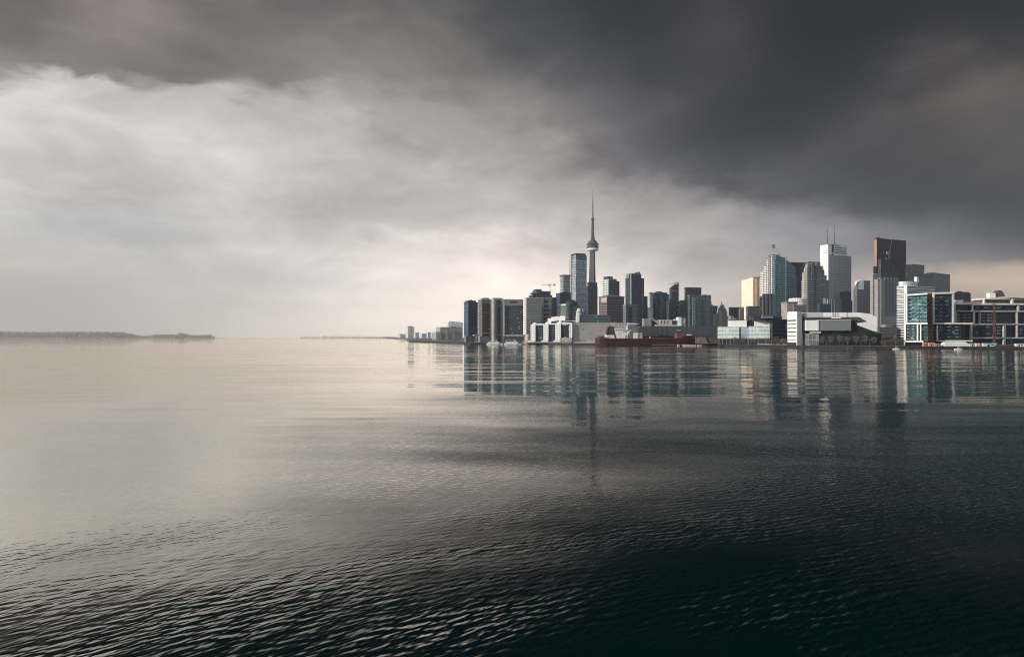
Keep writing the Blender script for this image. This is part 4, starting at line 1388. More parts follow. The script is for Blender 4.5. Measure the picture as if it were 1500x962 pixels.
b = B('stepped_tower', 'grey stone tower with many stepped setbacks left of the white tower', 'tower', 1173.6, 1184, 1214, 1850, 22)
m_ = mat_facade('grey_stone_ribbons', (0.19, 0.19, 0.195), (0.075, 0.08, 0.09), 4.6, 14, 0.86, 0.5, 0.3)
steps = [(1184, 1214, 409, 0), (1184, 1211.5, 402, 1.5), (1184.6, 1209, 394, 3), (1185.4, 1207, 388.6, 4.5), (1186.4, 1204.5, 382.4, 6)]
prev = 0.0
for i, (X0, X1, Y, ins) in enumerate(steps):
    r = b.rect(b.ua(X0), b.ua(X1), -b.b + ins * 2.2, -ins)
    b.part('setback_tier', MB().prism(r, prev, b.z(Y)), m_)
    prev = b.z(Y)
for X, Y in ((1189, 386), (1196, 384)):
    b.fbox(X, X + 2.2, Y, None, -5.9, 0.6, m_, 'bay_rib')
b.fbox(1193.6, 1194.5, 398, None, 0.02, .7, M_DGREY, 'recess_line')
for va, vb_, Y in ((1176, 1181, 398.5), (1178.5, 1184, 391.5), (1180.6, 1186, 386.4)):
    v0, v1 = b.vb(vb_), b.vb(va)
    b.part('corner_turret', MB().prism(b.rect(-2, 7, -v1, -max(v0, 1)), 0, b.z(Y)), mat_facade('turret_stone', (0.45, 0.43, 0.39), (0.16, 0.16, 0.15), 4.6, 4, .6, .5, .3))

b = B('white_tower', 'tallest white bank tower with louvred crown and bright left face', 'tower', 1201.6, 1213.6, 1247, 2000, 24)
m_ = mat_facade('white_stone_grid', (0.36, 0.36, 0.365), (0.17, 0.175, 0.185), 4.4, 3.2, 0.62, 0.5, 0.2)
m_wl = mat_facade('white_stone_lit_tone', (0.84, 0.83, 0.80), (0.66, 0.65, 0.62), 4.4, 3.2, 0.5, 0.4, 0.2)  # lit copy of the white stone, sunlight put into its colour
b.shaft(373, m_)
b.part('lit_tone_side', MB().prism(b.rect(-.6, -0.02, -b.b, -.4), 0, b.z(373)), m_wl)
zc0, zc1 = b.z(373), b.z(358)
aC = b.ua(1241)
b.part('crown', MB().prism(b.rect(-.7, aC, -b.b, -0.6), zc0, zc1), M_WHITE)
m_lou = mat_plain('louvre_dark', (0.05, 0.052, 0.055))
for i, Y in enumerate((361.6, 364.6, 367.2, 369.6)):
    b.fbox(1222.4, 1240, Y, Y + 1.0, -0.58, -0.2, m_lou, 'louvre')
for Y in (364.4, 367, 369.4):
    v0, v1 = b.vb(1212.8), b.vb(1206)
    b.part('louvre', MB().prism(b.rect(-1.0, -.72, -v1, -v0), b.z(Y + .6), b.z(Y)), mat_plain('louvre_grey', (0.22, 0.22, 0.22)))
b.fbox(1218.6, 1221.2, 357.6, 369.4, -0.58, 0.1, M_BLACK, 'sign_slot')
b.fbox(1218.6, 1220.6, 371, 373.4, -0.58, 0.4, m_lou, 'louvre')
b.fbox(1223.6, 1226.2, 358.6, 360.2, -0.58, -0.3, mat_plain('sign_grey', (0.2, 0.2, 0.22)), 'sign_letter')
b.fbox(1226.7, 1228.2, 358.6, 360.2, -0.58, -0.3, MATS['sign_grey'], 'sign_letter')
b.fbox(1228.7, 1230.8, 358.4, 360.3, -0.58, -0.3, MATS['sign_grey'], 'sign_letter')
for X, Y in ((1217.2, 332.5), (1228.2, 325.6)):
    q = b.pt(b.ua(X), -b.b * .45)
    m = MB().tube((*q, zc1), (*q, zc1 + (b.z(Y) - zc1) * .55), 1.5, 1.3, 8)
    m.tube((*q, zc1 + (b.z(Y) - zc1) * .55), (*q, b.z(Y)), 1.0, .7, 8)
    b.part('antenna', m, mat_plain('antenna_grey', (0.10, 0.105, 0.115)))
b.plant(.05, .55, 358, 3.2, M_GREY, 'roof_plant', .3, .7)
b.fins([1216 + 2.9 * i for i in range(11)], 374.5, 470, mat_plain('white_stone_pier', (0.38, 0.38, 0.385), .8), 1.1, .5, 'stone_pier')

b = B('round_topped_tower', 'dark tower with a rounded top in front of the white tower', 'tower', 1228.4, 1230, 1250, 1650, 16)
m_ = mat_facade('dark_plum_glass', (0.055, 0.055, 0.065), (0.03, 0.031, 0.04), 4.2, 3, .8, .6, .3)
n = 10
m = MB()
for i in range(n):
    X0, X1 = 1230 + 16.4 * i / n, 1230 + 16.4 * (i + 1) / n
    h = lambda X: 430.5 - 5.6 * math.sqrt(max(0, 1 - ((X - 1238.2) / 8.6) ** 2))
    m.prism(b.rect(b.ua(X0), b.ua(X1), -18, 0), 0, 0, tops=[b.z(h(X0)), b.z(h(X1)), b.z(h(X1)), b.z(h(X0))])
b.part('facade', m, m_)
b.fbox(1246.45, 1249.6, 440, None, -16, -2, m_, 'side_step')

b = B('ribbed_block', 'low grey block with pale vertical ribs under the white tower', 'building', 1207.4, 1210, 1232.4, 1380, 18)
b.shaft(437.6, mat_facade('low_grey_ribs', (0.20, 0.205, 0.215), (0.11, 0.115, 0.125), 4, 2.4, .5, .7, .2))
b.cap(437.6, 1.2, M_GREY)
b.fins((1212, 1215, 1218, 1221.6), 438, 462, mat_plain('pale_rib', (0.5, 0.5, 0.49)), .9, 1.0, 'rib')
b = B('office_block', 'small dark blue block above the grey museum-like roof band', 'building', 1199, 1201, 1217, 1250, 16)
b.shaft(445.6, mat_facade('small_blue_block', (0.045, 0.07, 0.095), (0.024, 0.05, 0.075), 4, 3, .86, .66, .3))
b.cap(445.6, .8, M_DGREY)

b = B('sloped_tower', 'grey tower with a slanted shoulder and bright white panel at its top', 'tower', 1251.4, 1257, 1277, 1700, 18)
m_ = mat_facade('grey_slate_tower', (0.15, 0.15, 0.155), (0.085, 0.088, 0.095), 4.2, 3, .75, .6, .25)
b.shaft(424, m_)
b.part('upper_storeys', MB().prism(b.rect(b.ua(1265.4), b.a, -b.b, 0), b.z(424), b.z(410.6)), m_)
b.part('white_panel', MB().prism(b.rect(1.2, b.ua(1265.3), -b.b * .9, 0), b.z(424), 0, tops=[b.z(411.6), b.z(408.8), b.z(408.8), b.z(411.6)]), M_WHITE)
v1 = b.vb(1251.4)
m = MB()
m.face([(*b.pt(-.1, 0), 0), (*b.pt(-.1, 0), b.z(410.6)), (*b.pt(-.1, -v1), b.z(424)), (*b.pt(-.1, -v1), 0)][::-1])
m.prism([b.pt(-2.5, 0), b.pt(0, 0), b.pt(0, -v1), b.pt(-2.5, -v1)], 0, 0, tops=[b.z(412.5), b.z(412.5), b.z(424), b.z(424)])
b.part('slanted_shoulder', m, m_)

# dark maroon tower
b = B('maroon_tower', 'very dark maroon tower with a warm lit left edge, highest of the eastern cluster', 'tower', 1280.4, 1285, 1327.4, 1980, 26)
m_ = mat_facade('maroon_granite', (0.030, 0.015, 0.019), (0.019, 0.010, 0.014), 4.0, 3, .7, .6, .3, bright=.001)
b.shaft(349.6, m_)
b.part('lit_tone_side', MB().prism(b.rect(-.7, -0.02, -b.b, -1), b.z(391), b.z(350)), mat_facade('granite_lit_tone', (0.40, 0.24, 0.19), (0.16, 0.10, 0.09), 6.0, 5, .6, .45, .2))  # warm sunlight painted onto the left edge as lighter granite
b.plant(.03, .12, 349.6, 4.5, M_DSTEEL)
b.cap(349.6, 1.5, mat_plain('maroon_cap', (0.03, 0.02, 0.022)))
m = MB()
Q = [(1321.5, 350.2), (1317.2, 361), (1315, 374), (1317, 375), (1320, 363), (1323, 352)]
m.face([(*b.pt(b.ua(x), 0.15), b.z(y)) for x, y in Q][::-1])
m.face([(*b.pt(b.ua(x), 0.6), b.z(y)) for x, y in Q])
for i in range(len(Q)):
    (xa, ya), (xb, yb) = Q[i], Q[(i + 1) % len(Q)]
    m.face([(*b.pt(b.ua(xa), 0.15), b.z(ya)), (*b.pt(b.ua(xb), 0.15), b.z(yb)), (*b.pt(b.ua(xb), 0.6), b.z(yb)), (*b.pt(b.ua(xa), 0.6), b.z(ya))])
b.part('zigzag_dark_strip', m, M_BLACK)  # raised black strip standing in for the dark notch
b.part('lower_step', MB().prism(b.rect(-3.5, -.75, -b.b * .98, -.5), 0, b.z(390)), m_)

# stone and glass apartment tower under construction
b = B('tower_under_construction', 'grey tower still being built, unfinished dark top before the maroon tower', 'tower', 1286, 1290.4, 1317.6, 1420, 20)
m_gl = mat_facade('blue_grey_vertical_glass', (0.16, 0.165, 0.18), (0.085, 0.095, 0.115), 3.8, 2.2, .7, .8, .35, streak=1.2)
m_raw = mat_facade('raw_frame', (0.085, 0.08, 0.085), (0.035, 0.035, 0.04), 3.8, 4, .7, .6, .5)
b.shaft(406, m_gl)
b.part('unfinished_storeys', MB().prism(b.rect(0.3, b.ua(1304.6), -b.b * .95, -.4), b.z(406), b.z(379.4)), m_raw)
b.part('unfinished_storeys', MB().prism(b.rect(b.ua(1304.7), b.ua(1312), -b.b * .9, -1), b.z(406), 0, tops=[b.z(384.5), b.z(388), b.z(388), b.z(384.5)]), m_raw)
b.part('unfinished_storeys', MB().prism(b.rect(b.ua(1312.1), b.ua(1316.6), -b.b * .85, -1.5), b.z(406), b.z(394)), m_raw)
b.fins((1295.6, 1300.2, 1304.4, 1309.2, 1313.6), 406, 468, mat_plain('pale_pier', (0.24, 0.24, 0.245)), 1.6, 1.4, 'stone_pier')
b.plant(.35, .6, 379.4, 4, M_DSTEEL)
b.fbox(1288, 1317.6, 463, 476.5, 0.03, 6, mat_facade('white_podium_grid', (0.36, 0.35, 0.34), (0.10, 0.10, 0.105), 3.2, 2.6, .6, .55, .3), 'podium')
b.fbox(1290, 1312, 477.2, None, -4, 5, mat_plain('brick_podium', (0.14, 0.105, 0.10), .9, .2, .3), 'podium')
crane_thing('steep luffing crane rising over the maroon tower', 1302.6, 1415, hz(379.4, 1415), 12, 34, 6, math.radians(8), mat=mat_plain('crane_grey', (0.12, 0.115, 0.115)), luff=1.36)

b = B('striped_tower', 'pale grey apartment tower with fine window stripes left of the unfinished tower', 'tower', 1276.4, 1279, 1293, 1500, 18)
m_ = mat_facade('fine_striped_grey', (0.33, 0.325, 0.31), (0.13, 0.135, 0.14), 3.8, 3.0, .62, .55, .3)
b.shaft(402.4, m_)
b.cap(402.4, 1.4, M_CONC)
b.part('upper_storeys', MB().prism(b.rect(b.a * .1, b.a * .95, -b.b * .8, -1), b.z(402.4), b.z(400.6)), M_CONC)
b = B('striped_tower', 'narrow front tower with pinkish fins between the striped and unfinished towers', 'tower', 1284.4, 1286, 1296, 1330, 18)
b.shaft(409.8, mat_facade('pinkish_fins', (0.34, 0.31, 0.30), (0.13, 0.12, 0.125), 3.6, 2.4, .55, .6, .3))
b.cap(409.8, 1.2, M_CONC)
b.fbox(1289, 1291, 408.5, None, 0.02, .8, M_CONC, 'corner_pier')

b = B('office_tower', 'slate blue tower with dark left face behind the white striped condominium', 'tower', 1326, 1335.4, 1354, 1900, 30)
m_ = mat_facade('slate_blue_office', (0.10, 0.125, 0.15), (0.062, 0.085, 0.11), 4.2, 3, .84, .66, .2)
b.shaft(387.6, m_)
b.part('shade_tone_side', MB().prism(b.rect(-.6, -.02, -b.b, -.5), 0, b.z(387.4)), mat_facade('dark_side_office', (0.016, 0.024, 0.03), (0.01, 0.016, 0.022), 4.2, 3, .84, .66, .2))  # left face a darker facade copy, shade put into the colour
b.fbox(1335.6, 1354, 393.6, 394.8, 0.02, .5, mat_plain('pale_slate_band', (0.16, 0.19, 0.22)), 'crown_band')
b.cap(387.6, 1.4, M_DGREY)
b = B('office_tower', 'broad grey tower with a black left face at the eastern edge of the cluster', 'tower', 1353.5, 1368.6, 1391.6, 1550, 34)
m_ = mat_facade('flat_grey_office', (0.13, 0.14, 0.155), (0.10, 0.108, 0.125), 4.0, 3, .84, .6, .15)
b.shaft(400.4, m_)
b.part('shade_tone_side', MB().prism(b.rect(-.6, -.02, -b.b, -.5), 0, b.z(400)), mat_facade('black_side_office', (0.014, 0.018, 0.026), (0.01, 0.014, 0.02), 4.0, 3, .84, .66, .2))  # near-black copy of the grey facade, shade painted on this side
b.plant(.02, .5, 400.4, 2.4, M_DGREY)
b.cap(400.4, 1, M_DGREY)
b = B('office_block', 'low dark flat block seen behind the eastern white framed building', 'building', 1396, 1398, 1422, 1200, 14)
m_ = mat_facade('low_dark_plum', (0.055, 0.05, 0.055), (0.035, 0.033, 0.04), 4, 3, .8, .6, .3)
b.shaft(428.6, m_)
b.plant(.25, .55, 428.6, 2.6, m_)
b.plant(.7, .95, 428.6, 1.6, m_)

# white drum lowrise
b = B('drum_block', 'white windowed drum on a brown base beside the slotted white tower', 'building', 1157, 1158, 1186, 1100, 12)
q = b.pt(b.a * .55, -9)
m_ = mat_facade('white_drum_windows', (0.66, 0.64, 0.60), (0.28, 0.27, 0.26), 3.4, 2.6, .55, .5, .3)
b.part('drum', MB().lathe([(13.2, 0), (13.6, b.z(438)), (12.6, b.z(436.4)), (0, b.z(436))], 28, q), m_)
b.fbox(1152, 1166, 443, None, -14, 2, mat_plain('dusty_pink_wall', (0.30, 0.25, 0.245), .9), 'side_wing')
b.fbox(1160, 1178, 446.6, None, -6, 6, mat_plain('brown_base', (0.17, 0.13, 0.125), .9, .25, .3), 'podium')
b.fbox(1150.6, 1167, 442, 443, -15, 3, M_GREY, 'roof_edge')
# ------------------------------------------------------------------ waterfront, nearest row
def shore_d(X):
    k = kx(X)
    for (xa, da), (xb, db) in zip(SHORE, SHORE[1:]):
        if xb <= X <= xa:
            a, b_ = at(xa, da), at(xb, db)
            # point on the chord with bearing k
            dx, dy = b_.x - a.x, b_.y - a.y
            t_ = (k * a.y - a.x) / (dx - k * dy)
            return a.y + dy * t_
    return 700.0


def fpoly(b, pts, w0, w1, mb=None):
    """outline given on the front plane, pushed out from w0 to w1"""
    m = mb or MB()
    P = [(b.ua(x), b.z(y)) for x, y in pts]
    if sum(P[i][0] * P[(i + 1) % len(P)][1] - P[(i + 1) % len(P)][0] * P[i][1] for i in range(len(P))) < 0:
        P = P[::-1]
    n = len(P)
    uv = [(p[0], p[1]) for p in P]
    m.face([(*b.pt(a, w1), z) for a, z in P], uv)
    m.face([(*b.pt(a, w0), z) for a, z in P[::-1]], uv[::-1])
    for i in range(n):
        (a0, z0), (a1, z1) = P[i], P[(i + 1) % n]
        L = math.hypot(a1 - a0, z1 - z0)
        m.face([(*b.pt(a0, w1), z0), (*b.pt(a0, w0), z0), (*b.pt(a1, w0), z1), (*b.pt(a1, w1), z1)], [(0, 0), (w1 - w0, 0), (w1 - w0, L), (0, L)])
    return m


# --- dark storage shed, conveyor buildings
b = B('storage_shed', 'long dark slate storage shed behind the red ship', 'shed', 934.6, 935, 1052.8, 1010, 2)
b.part('wall', fpoly(b, [(935, 492.5), (935, 480.6), (940, 477.6), (1046.5, 477.2), (1050.2, 478.6), (1052.6, 481.8), (1052.8, 492.5)], -42, 0), M_SLATE)
b.fbox(936, 1052, 492.55, None, -40, -1.5, mat_plain('shed_undercroft', (0.03, 0.03, 0.033)), 'undercroft')
b.fins([940 + 7.5 * i for i in range(15)], 480.5, 492.2, mat_plain('shed_seam', (0.05, 0.052, 0.06)), .35, .2, 'seam')
b.fbox(1018, 1066, 493.4, None, 1, 7, mat_plain('rusty_brown_wall', (0.10, 0.062, 0.06), .9, .25, .2), 'loading_wall')
b.part('ramp', fpoly(b, [(1018, 505), (1020, 494.5), (1023, 493), (1030, 494), (1036, 505)], 7.1, 9), mat_plain('tan_ramp', (0.19, 0.145, 0.115), .9))
b = B('conveyor_house', 'cream conveyor buildings and a sloping gallery on the roof line behind the dark shed', 'building', 942.4, 943, 1005, 1085, 3)
b.fbox(943, 953.4, 466.4, None, -12, 0, mat_plain('warm_grey_silo_house', (0.24, 0.225, 0.215), .85), 'silo_house')
b.part('conveyor', fpoly(b, [(953, 466.2), (955.6, 466), (968, 472.6), (968, 475), (965, 475)], -6, -1), mat_plain('grey_gallery', (0.34, 0.33, 0.32)))
b.fbox(966, 984.6, 468.4, 475.4, -9, 0, mat_plain('cream_sheeting', (0.55, 0.50, 0.43), .7), 'cream_shed')
for X in (968.2, 972.6, 977.4):
    b.fbox(X, X + .8, 469.4, 474.6, 0.02, .5, M_DGREY, 'opening')
b.fbox(984.7, 993, 469.4, 474.5, -9, -2, M_DGREY, 'open_bay')
b.part('roof_vent', fpoly(b, [(985.8, 469.3), (989.2, 467), (990.4, 467.4), (990.4, 469.3)], -6, -2), M_WHITE)
b.fbox(960, 994.6, 475.5, None, -9, 0.6, mat_plain('pale_deck', (0.5, 0.48, 0.45)), 'deck')
b.fbox(993.2, 997.8, 464.4, None, -10, 1.6, M_WHITE, 'head_house')
b.fbox(997.85, 1004, 465.6, None, -12, 0.4, M_CONC, 'head_house')
b = B('crane_block', 'grey green machine house on the quay behind the ship bridge', 'building', 920.6, 921, 931, 985, 3)
b.fbox(921, 930.6, 475.6, None, -8, 0, mat_plain('grey_green_sheeting', (0.13, 0.16, 0.15)), 'wall')
b.fbox(920.4, 936, 474, 475, -8, .6, M_OFFW, 'roof')
b.fbox(917.4, 920, 477, None, -3, 0, M_WHITE, 'vent_stack')

# --- red cargo ship
SD = 930
b = B('cargo_ship', 'long dark red cargo ship with white bridge moored along the quay', 'ship', 876, 888, 1021, SD, 4, base=0.0, depth=17)
m_hull = mat_plain('red_hull', (0.066, 0.024, 0.027), 0.55, 0.15, 0.12, streak=0.25)
L = b.a
zt, zl = b.z(495.6), -0.6
secs = []
for a_, hw, zb in ((-13, 1.2, 3.0), (-11, 4.2, 1.6), (-7, 6.8, 0.2), (-2, 8.2, zl), (6, 8.5, zl), (L * .5, 8.5, zl), (L - 14, 8.5, zl), (L - 5, 5.2, zl), (L, .5, zl)):
    top = zt + (0.8 if a_ < 0 else 0) + (0.6 if a_ > L - 16 else 0)
    secs.append((a_, hw, zb, top))
m = MB()
mid = -8.6
for (a0, h0, b0, t0), (a1, h1, b1, t1) in zip(secs, secs[1:]):
    for s in (1, -1):
        pts = [(*b.pt(a0, mid + s * h0 * .82), b0), (*b.pt(a1, mid + s * h1 * .82), b1), (*b.pt(a1, mid + s * h1), t1), (*b.pt(a0, mid + s * h0), t0)]
        m.face(pts if s > 0 else pts[::-1])
    m.face([(*b.pt(a0, mid + h0), t0), (*b.pt(a1, mid + h1), t1), (*b.pt(a1, mid - h1), t1), (*b.pt(a0, mid - h0), t0)])
a0, h0, b0, t0 = secs[0]
m.face([(*b.pt(a0, mid - h0), t0), (*b.pt(a0, mid - h0 * .8), b0), (*b.pt(a0, mid + h0 * .8), b0), (*b.pt(a0, mid + h0), t0)])
b.part('hull', m, m_hull)
b.part('waterline_stripe', MB().prism(b.rect(-1, L - 6, -0.5, 0.12), 0.05, 1.1), mat_plain('boot_topping', (0.02, 0.012, 0.013)))
b.part('waterline_mark', MB().prism(b.rect(L * .5, L - 8, -0.5, 0.14), 1.3, 1.75), mat_plain('pale_pink_mark', (0.42, 0.30, 0.29)))
b.part('rubbing_strake', MB().prism(b.rect(2, L - 16, -0.5, 0.2), zt - 2.6, zt - 2.2), mat_plain('strake_brown', (0.045, 0.022, 0.022)))
m_sup = mat_facade('ship_white', (0.84, 0.77, 0.73), (0.45, 0.36, 0.34), 2.6, 3.2, .35, .35, .4)
b.fbox(889, 900, 490.6, 495.4, -14, -3, m_sup, 'deckhouse')
b.fbox(886.8, 892, 492.2, 495, -15, -2.5, m_sup, 'deckhouse')
b.part('bridge', fpoly(b, [(904.5, 495.4), (903, 490), (901.5, 484), (901.5, 482.6), (917, 482.6), (917.4, 488), (916, 495.4)], -14, -2.5), m_sup)
b.fbox(900.6, 914.4, 481.3, 482.5, -15, -1.5, M_WHITE, 'bridge_roof')
b.part('bridge_wing', fpoly(b, [(917.6, 492.6), (917.4, 485.6), (922.6, 481.4), (924.8, 482), (920, 491.6)], -10, -2), m_sup)
b.fbox(917, 919.6, 491, 496, -8, -1, mat_plain('tan_post', (0.35, 0.31, 0.27)), 'crane_post')
m_fun = mat_plain('brown_funnel', (0.085, 0.048, 0.045), .7, .2, .3)
b.part('funnel', fpoly(b, [(893.4, 491.6), (893.4, 483), (895, 479), (898, 477.6), (901, 479), (901.4, 485), (902.6, 491.6)], -12, -4), m_fun)
b.part('funnel', fpoly(b, [(890.6, 491), (890.8, 484), (892, 480), (894.6, 477.8), (898, 477.2), (897.8, 477.55), (895, 479), (893.35, 483), (893.35, 491)], -12, -5), M_BLACK, label='black funnel casing')
m = MB()
for X, y0, y1, r in ((901.6, 470.4, 481.3, .22), (908, 474, 481.3, .14), (912, 475.4, 481.3, .14), (916.4, 473.6, 482.6, .16)):
    q = b.pt(b.ua(X), -7)
    m.tube((*q, b.z(y1)), (*q, b.z(y0)), r, n=5)
b.part('mast', m, M_OFFW)
q0, q1 = b.pt(b.ua(914), -1.5), b.pt(b.ua(925), -1.5)
b.part('boom', MB().tube((*q0, b.z(486)), (*q1, b.z(480)), .42, .3, 5), M_BLACK)
q = b.pt(b.ua(897.5), -8)
b.part('radar', MB().tube((*q, b.z(477.5)), (*q, b.z(473)), .2, n=5).obox(q, b.u, b.w, 2.2, .5, b.z(473), b.z(472.2)), M_OFFW)
m = MB()
for i in range(9):
    q = b.pt(-11 + i * 1.4, mid + 4 + min(i, 3))
    m.tube((*q, zt + .7), (*q, zt + 2.2), .09, n=4)
A_, E_ = b.pt(-11, mid + 4), b.pt(.2, mid + 7)
for z_ in (1.4, 2.1):
    m.tube((*A_, zt + z_), (*E_, zt + z_), .09, n=4)
b.part('stern_rail', m, M_DGREY)
b.part('stern_cabin', MB().prism(b.rect(-8, -1, mid - 4, mid + 4), zt + .7, zt + 3.2), mat_plain('dark_stern_gear', (0.07, 0.065, 0.06)))
b.fbox(929.2, 935.2, 487, 497, -10, -1.6, m_sup, 'forward_house')
b.fbox(935.3, 941.6, 487.2, 496.6, -12, -2.4, mat_plain('weathered_house', (0.42, 0.37, 0.34), .7, .2, .3), 'forward_house')
for X0, X1 in ((945, 962), (965, 984), (1003, 1016)):
    b.fbox(X0, X1, 494.6, 495.5, -13, -3.6, mat_plain('hatch_cover', (0.11, 0.04, 0.042)), 'hatch')
b.part('lifeboat', MB().lathe([(0, zt + .2), (.9, zt + .6), (1.1, zt + 1.2), (.6, zt + 1.9), (0, zt + 2)], 10, b.pt(b.ua(952.6), -1.6)), M_WHITE, True)
for X in [1000 + i * 0 for i in range(1)]:
    b.part('unloader_base', MB().prism(b.rect(b.ua(992.2), b.ua(1000.6), -12, -1.4), zt - .2, b.z(488.2)), mat_plain('red_box', (0.17, 0.04, 0.048)))
m = MB()
mg = mat_plain('green_crane_paint', (0.022, 0.075, 0.055), .5)
q = b.pt(b.ua(996.4), -7)
m.obox(q, b.u, b.w, 3.2, 2.4, b.z(487.4), b.z(483.6))
m.obox((q[0] - b.u[0] * 3, q[1] - b.u[1] * 3), b.u, b.w, 1.2, 1.6, b.z(484), b.z(479.4))
for s in (-1.2, 1.2):
    A_ = b.pt(b.ua(997.5), -7 + s)
    E_ = b.pt(b.ua(1006.4), -7 + s)
    H_ = b.pt(b.ua(989), -7 + s)
    m.tube((*A_, b.z(484)), (*E_, b.z(473)), .3, n=4)
    m.tube((*A_, b.z(482)), (*H_, b.z(487)), .35, n=4)
    m.tube((*A_, b.z(479)), (*E_, b.z(474)), .2, n=4)
    m.tube((*A_, b.z(484)), (*A_, b.z(477)), .3, n=4)
b.part('deck_crane', m, mg)
b.fbox(993, 999, 483.2, 484.4, -4.4, -3, M_OFFW, 'crane_cab')
b.fbox(1009, 1014.6, 489.4, 491, -8, -4, M_OFFW, 'deck_locker')
for X0, X1 in ((992, 995.4), (1000, 1005), (1005.6, 1012), (1012.6, 1019.6), (1021.4, 1024), (1024.8, 1027.6)):
    D_ = 920
    # pale fender pontoons along the hull foot
    c = at((X0 + X1) / 2, D_ - 4, 0)
    hw = (X1 - X0) / 2 / F * D_
    tag(MB().prism(rounded([(-hw, -1), (hw, -1), (hw, 1), (-hw, 1)], .5), -.3, 1.5).build('floating_fender', mat_plain('pale_fender', (0.50, 0.42, 0.40)), None, loc=c),
        'pale pinkish floating fender in the row along the red hull foot', 'fender', 'pale fenders floating along the ship')

# --- glassy college by the water
b = B('waterfront_college', 'low college building of mint glass boxes under two white roof boxes', 'college', 1052.6, 1053, 1132, 838, -12)
m_mint = mat_facade('mint_fritted_glass', (0.62, 0.70, 0.64), (0.40, 0.52, 0.46), 4.6, 1.6, .75, .5, .45, bright=.25, bright_col=(.30, .38, .34), grough=.25)
m_pale = mat_facade('pale_blue_glass', (0.36, 0.44, 0.48), (0.30, 0.38, 0.43), 4.6, 2.4, .9, .85, .2)
b.fbox(1053, 1082.8, 478.4, 496, -20, 0, m_mint, 'glass_block')
b.fbox(1083, 1085, 478.6, 496, -20, -2, M_BLACK, 'recess')
b.fbox(1085.2, 1097.2, 479.4, 495.6, -20, -.6, m_pale, 'glass_block')
b.fbox(1097.3, 1130.4, 477.8, 496, -20, 0, m_mint, 'glass_block')
b.fbox(1069.2, 1094, 469.4, 478.3, -22, -1.5, M_WHITE, 'roof_box')
b.fbox(1071.6, 1094, 478.0, 478.9, -1.45, -.4, M_WHITE, 'roof_edge')
b.fbox(1094.1, 1105, 469.8, 477.6, -20, -3, M_BLACK, 'recess')
b.fbox(1105.1, 1133, 467.2, 477.7, -22, -1.5, M_WHITE, 'roof_box')
b.fbox(1122.8, 1131, 468.2, 472.2, -1.45, -1.0, mat_plain('sign_charcoal', (0.12, 0.12, 0.125)), 'sign_panel')
for i, (x0, x1) in enumerate(((1123.6, 1125.2), (1126, 1127.4), (1128.2, 1130.2))):
    b.fbox(x0, x1, 469.2, 471.2, -.98, -.7, M_OFFW, 'sign_letter')
b.fbox(1053.6, 1130, 496.1, None, -19, -0.8, mat_facade('murky_ground_floor', (0.10, 0.095, 0.09), (0.035, 0.042, 0.042), 7, 4, .7, .8, .4, bright=.08, bright_col=(.2, .19, .17)), 'ground_floor')  # dark grey-brown ground floor with dim glass
for X in (1058, 1070, 1082, 1096, 1110, 1122):
    b.fbox(X, X + .8, 496.1, None, -.7, -.1, M_GREY, 'column')
b = B('waterfront_college', 'dark navy glass wing between the mint college and the slotted white tower', 'college', 1131, 1131.6, 1156, 815, 3)
b.shaft(467.6, mat_facade('dark_navy_wing', (0.028, 0.038, 0.045), (0.014, 0.022, 0.028), 4.6, 3, .9, .8, .4, bright=.02, bright_col=(.1, .12, .13)))
for Y in (472, 477.6, 483.4, 489):
    b.fbox(1132, 1155, Y, Y + .5, .02, .5, M_DSTEEL, 'spandrel')
b.fbox(1108, 1150, 462.4, 468, -30, -8, mat_plain('dark_attic', (0.045, 0.047, 0.055)), 'attic')
b.fbox(1119, 1135, 462.4, 466, -7.9, -5, M_GREY, 'roof_plant')
b.fbox(1131.4, 1155, 496.5, None, .52, 1.4, mat_plain('dull_purple_base', (0.07, 0.055, 0.06)), 'ground_floor')

# --- media centre
b = B('slotted_tower', 'white lift tower with dark horizontal slots at the water edge', 'building', 1154, 1168, 1174.8, 768, 14)
m_sl = mat_facade('white_lift_cladding', (0.82, 0.81, 0.77), (0.8, 0.79, 0.75), 8, 8, .9, .9, .05)
b.shaft(456.2, mat_plain('shade_grey_side', (0.36, 0.37, 0.36), .7, .08, .1))  # front greyed beside the white side, shade put into its colour
b.part('lit_tone_side', MB().prism(b.rect(-.5, -0.02, -b.b, -.2), 0, b.z(456)), M_WHITE)
for Y0, Y1 in ((468.2, 470), (474, 475.4), (479.8, 481.2), (485.4, 486.8), (491, 492.2), (497.2, 498)):
    b.part('slot', MB().prism(b.rect(-.72, -.52, -b.b * .96, -1.2), b.z(Y1), b.z(Y0)), M_BLACK)
b.part('porch', MB().prism(b.rect(-2.5, -.55, -b.b, -1), 0, b.z(501.5)), mat_plain('porch_dark', (0.05, 0.035, 0.035)))
b.fbox(1174.85, 1178.4, 460, None, -14, -4, mat_plain('dark_link', (0.05, 0.055, 0.055)), 'link')
b = B('media_centre', 'broad white and grey angular building with a folded roof on the quay', 'building', 1177, 1178, 1291, 772, -6, depth=40)
b.fbox(1178, 1206, 457.4, 464.5, -30, 0, mat_plain('pale_grey_cladding', (0.45, 0.45, 0.45), .6, .06, .05), 'roof_volume')
b.fbox(1206.1, 1257.8, 457.8, 464.4, -30, 0.25, M_WHITE, 'roof_volume')
b.fbox(1240, 1240.7, 458, 464.3, .3, .6, M_GREY, 'panel_joint')
for X in (1219.4, 1223, 1226.6):
    b.fbox(X, X + .5, 458.2, 464, .3, .7, M_GREY, 'panel_joint')
b.fbox(1217, 1231.5, 464.9, 466.4, -2, 1.4, M_WHITE, 'fascia')
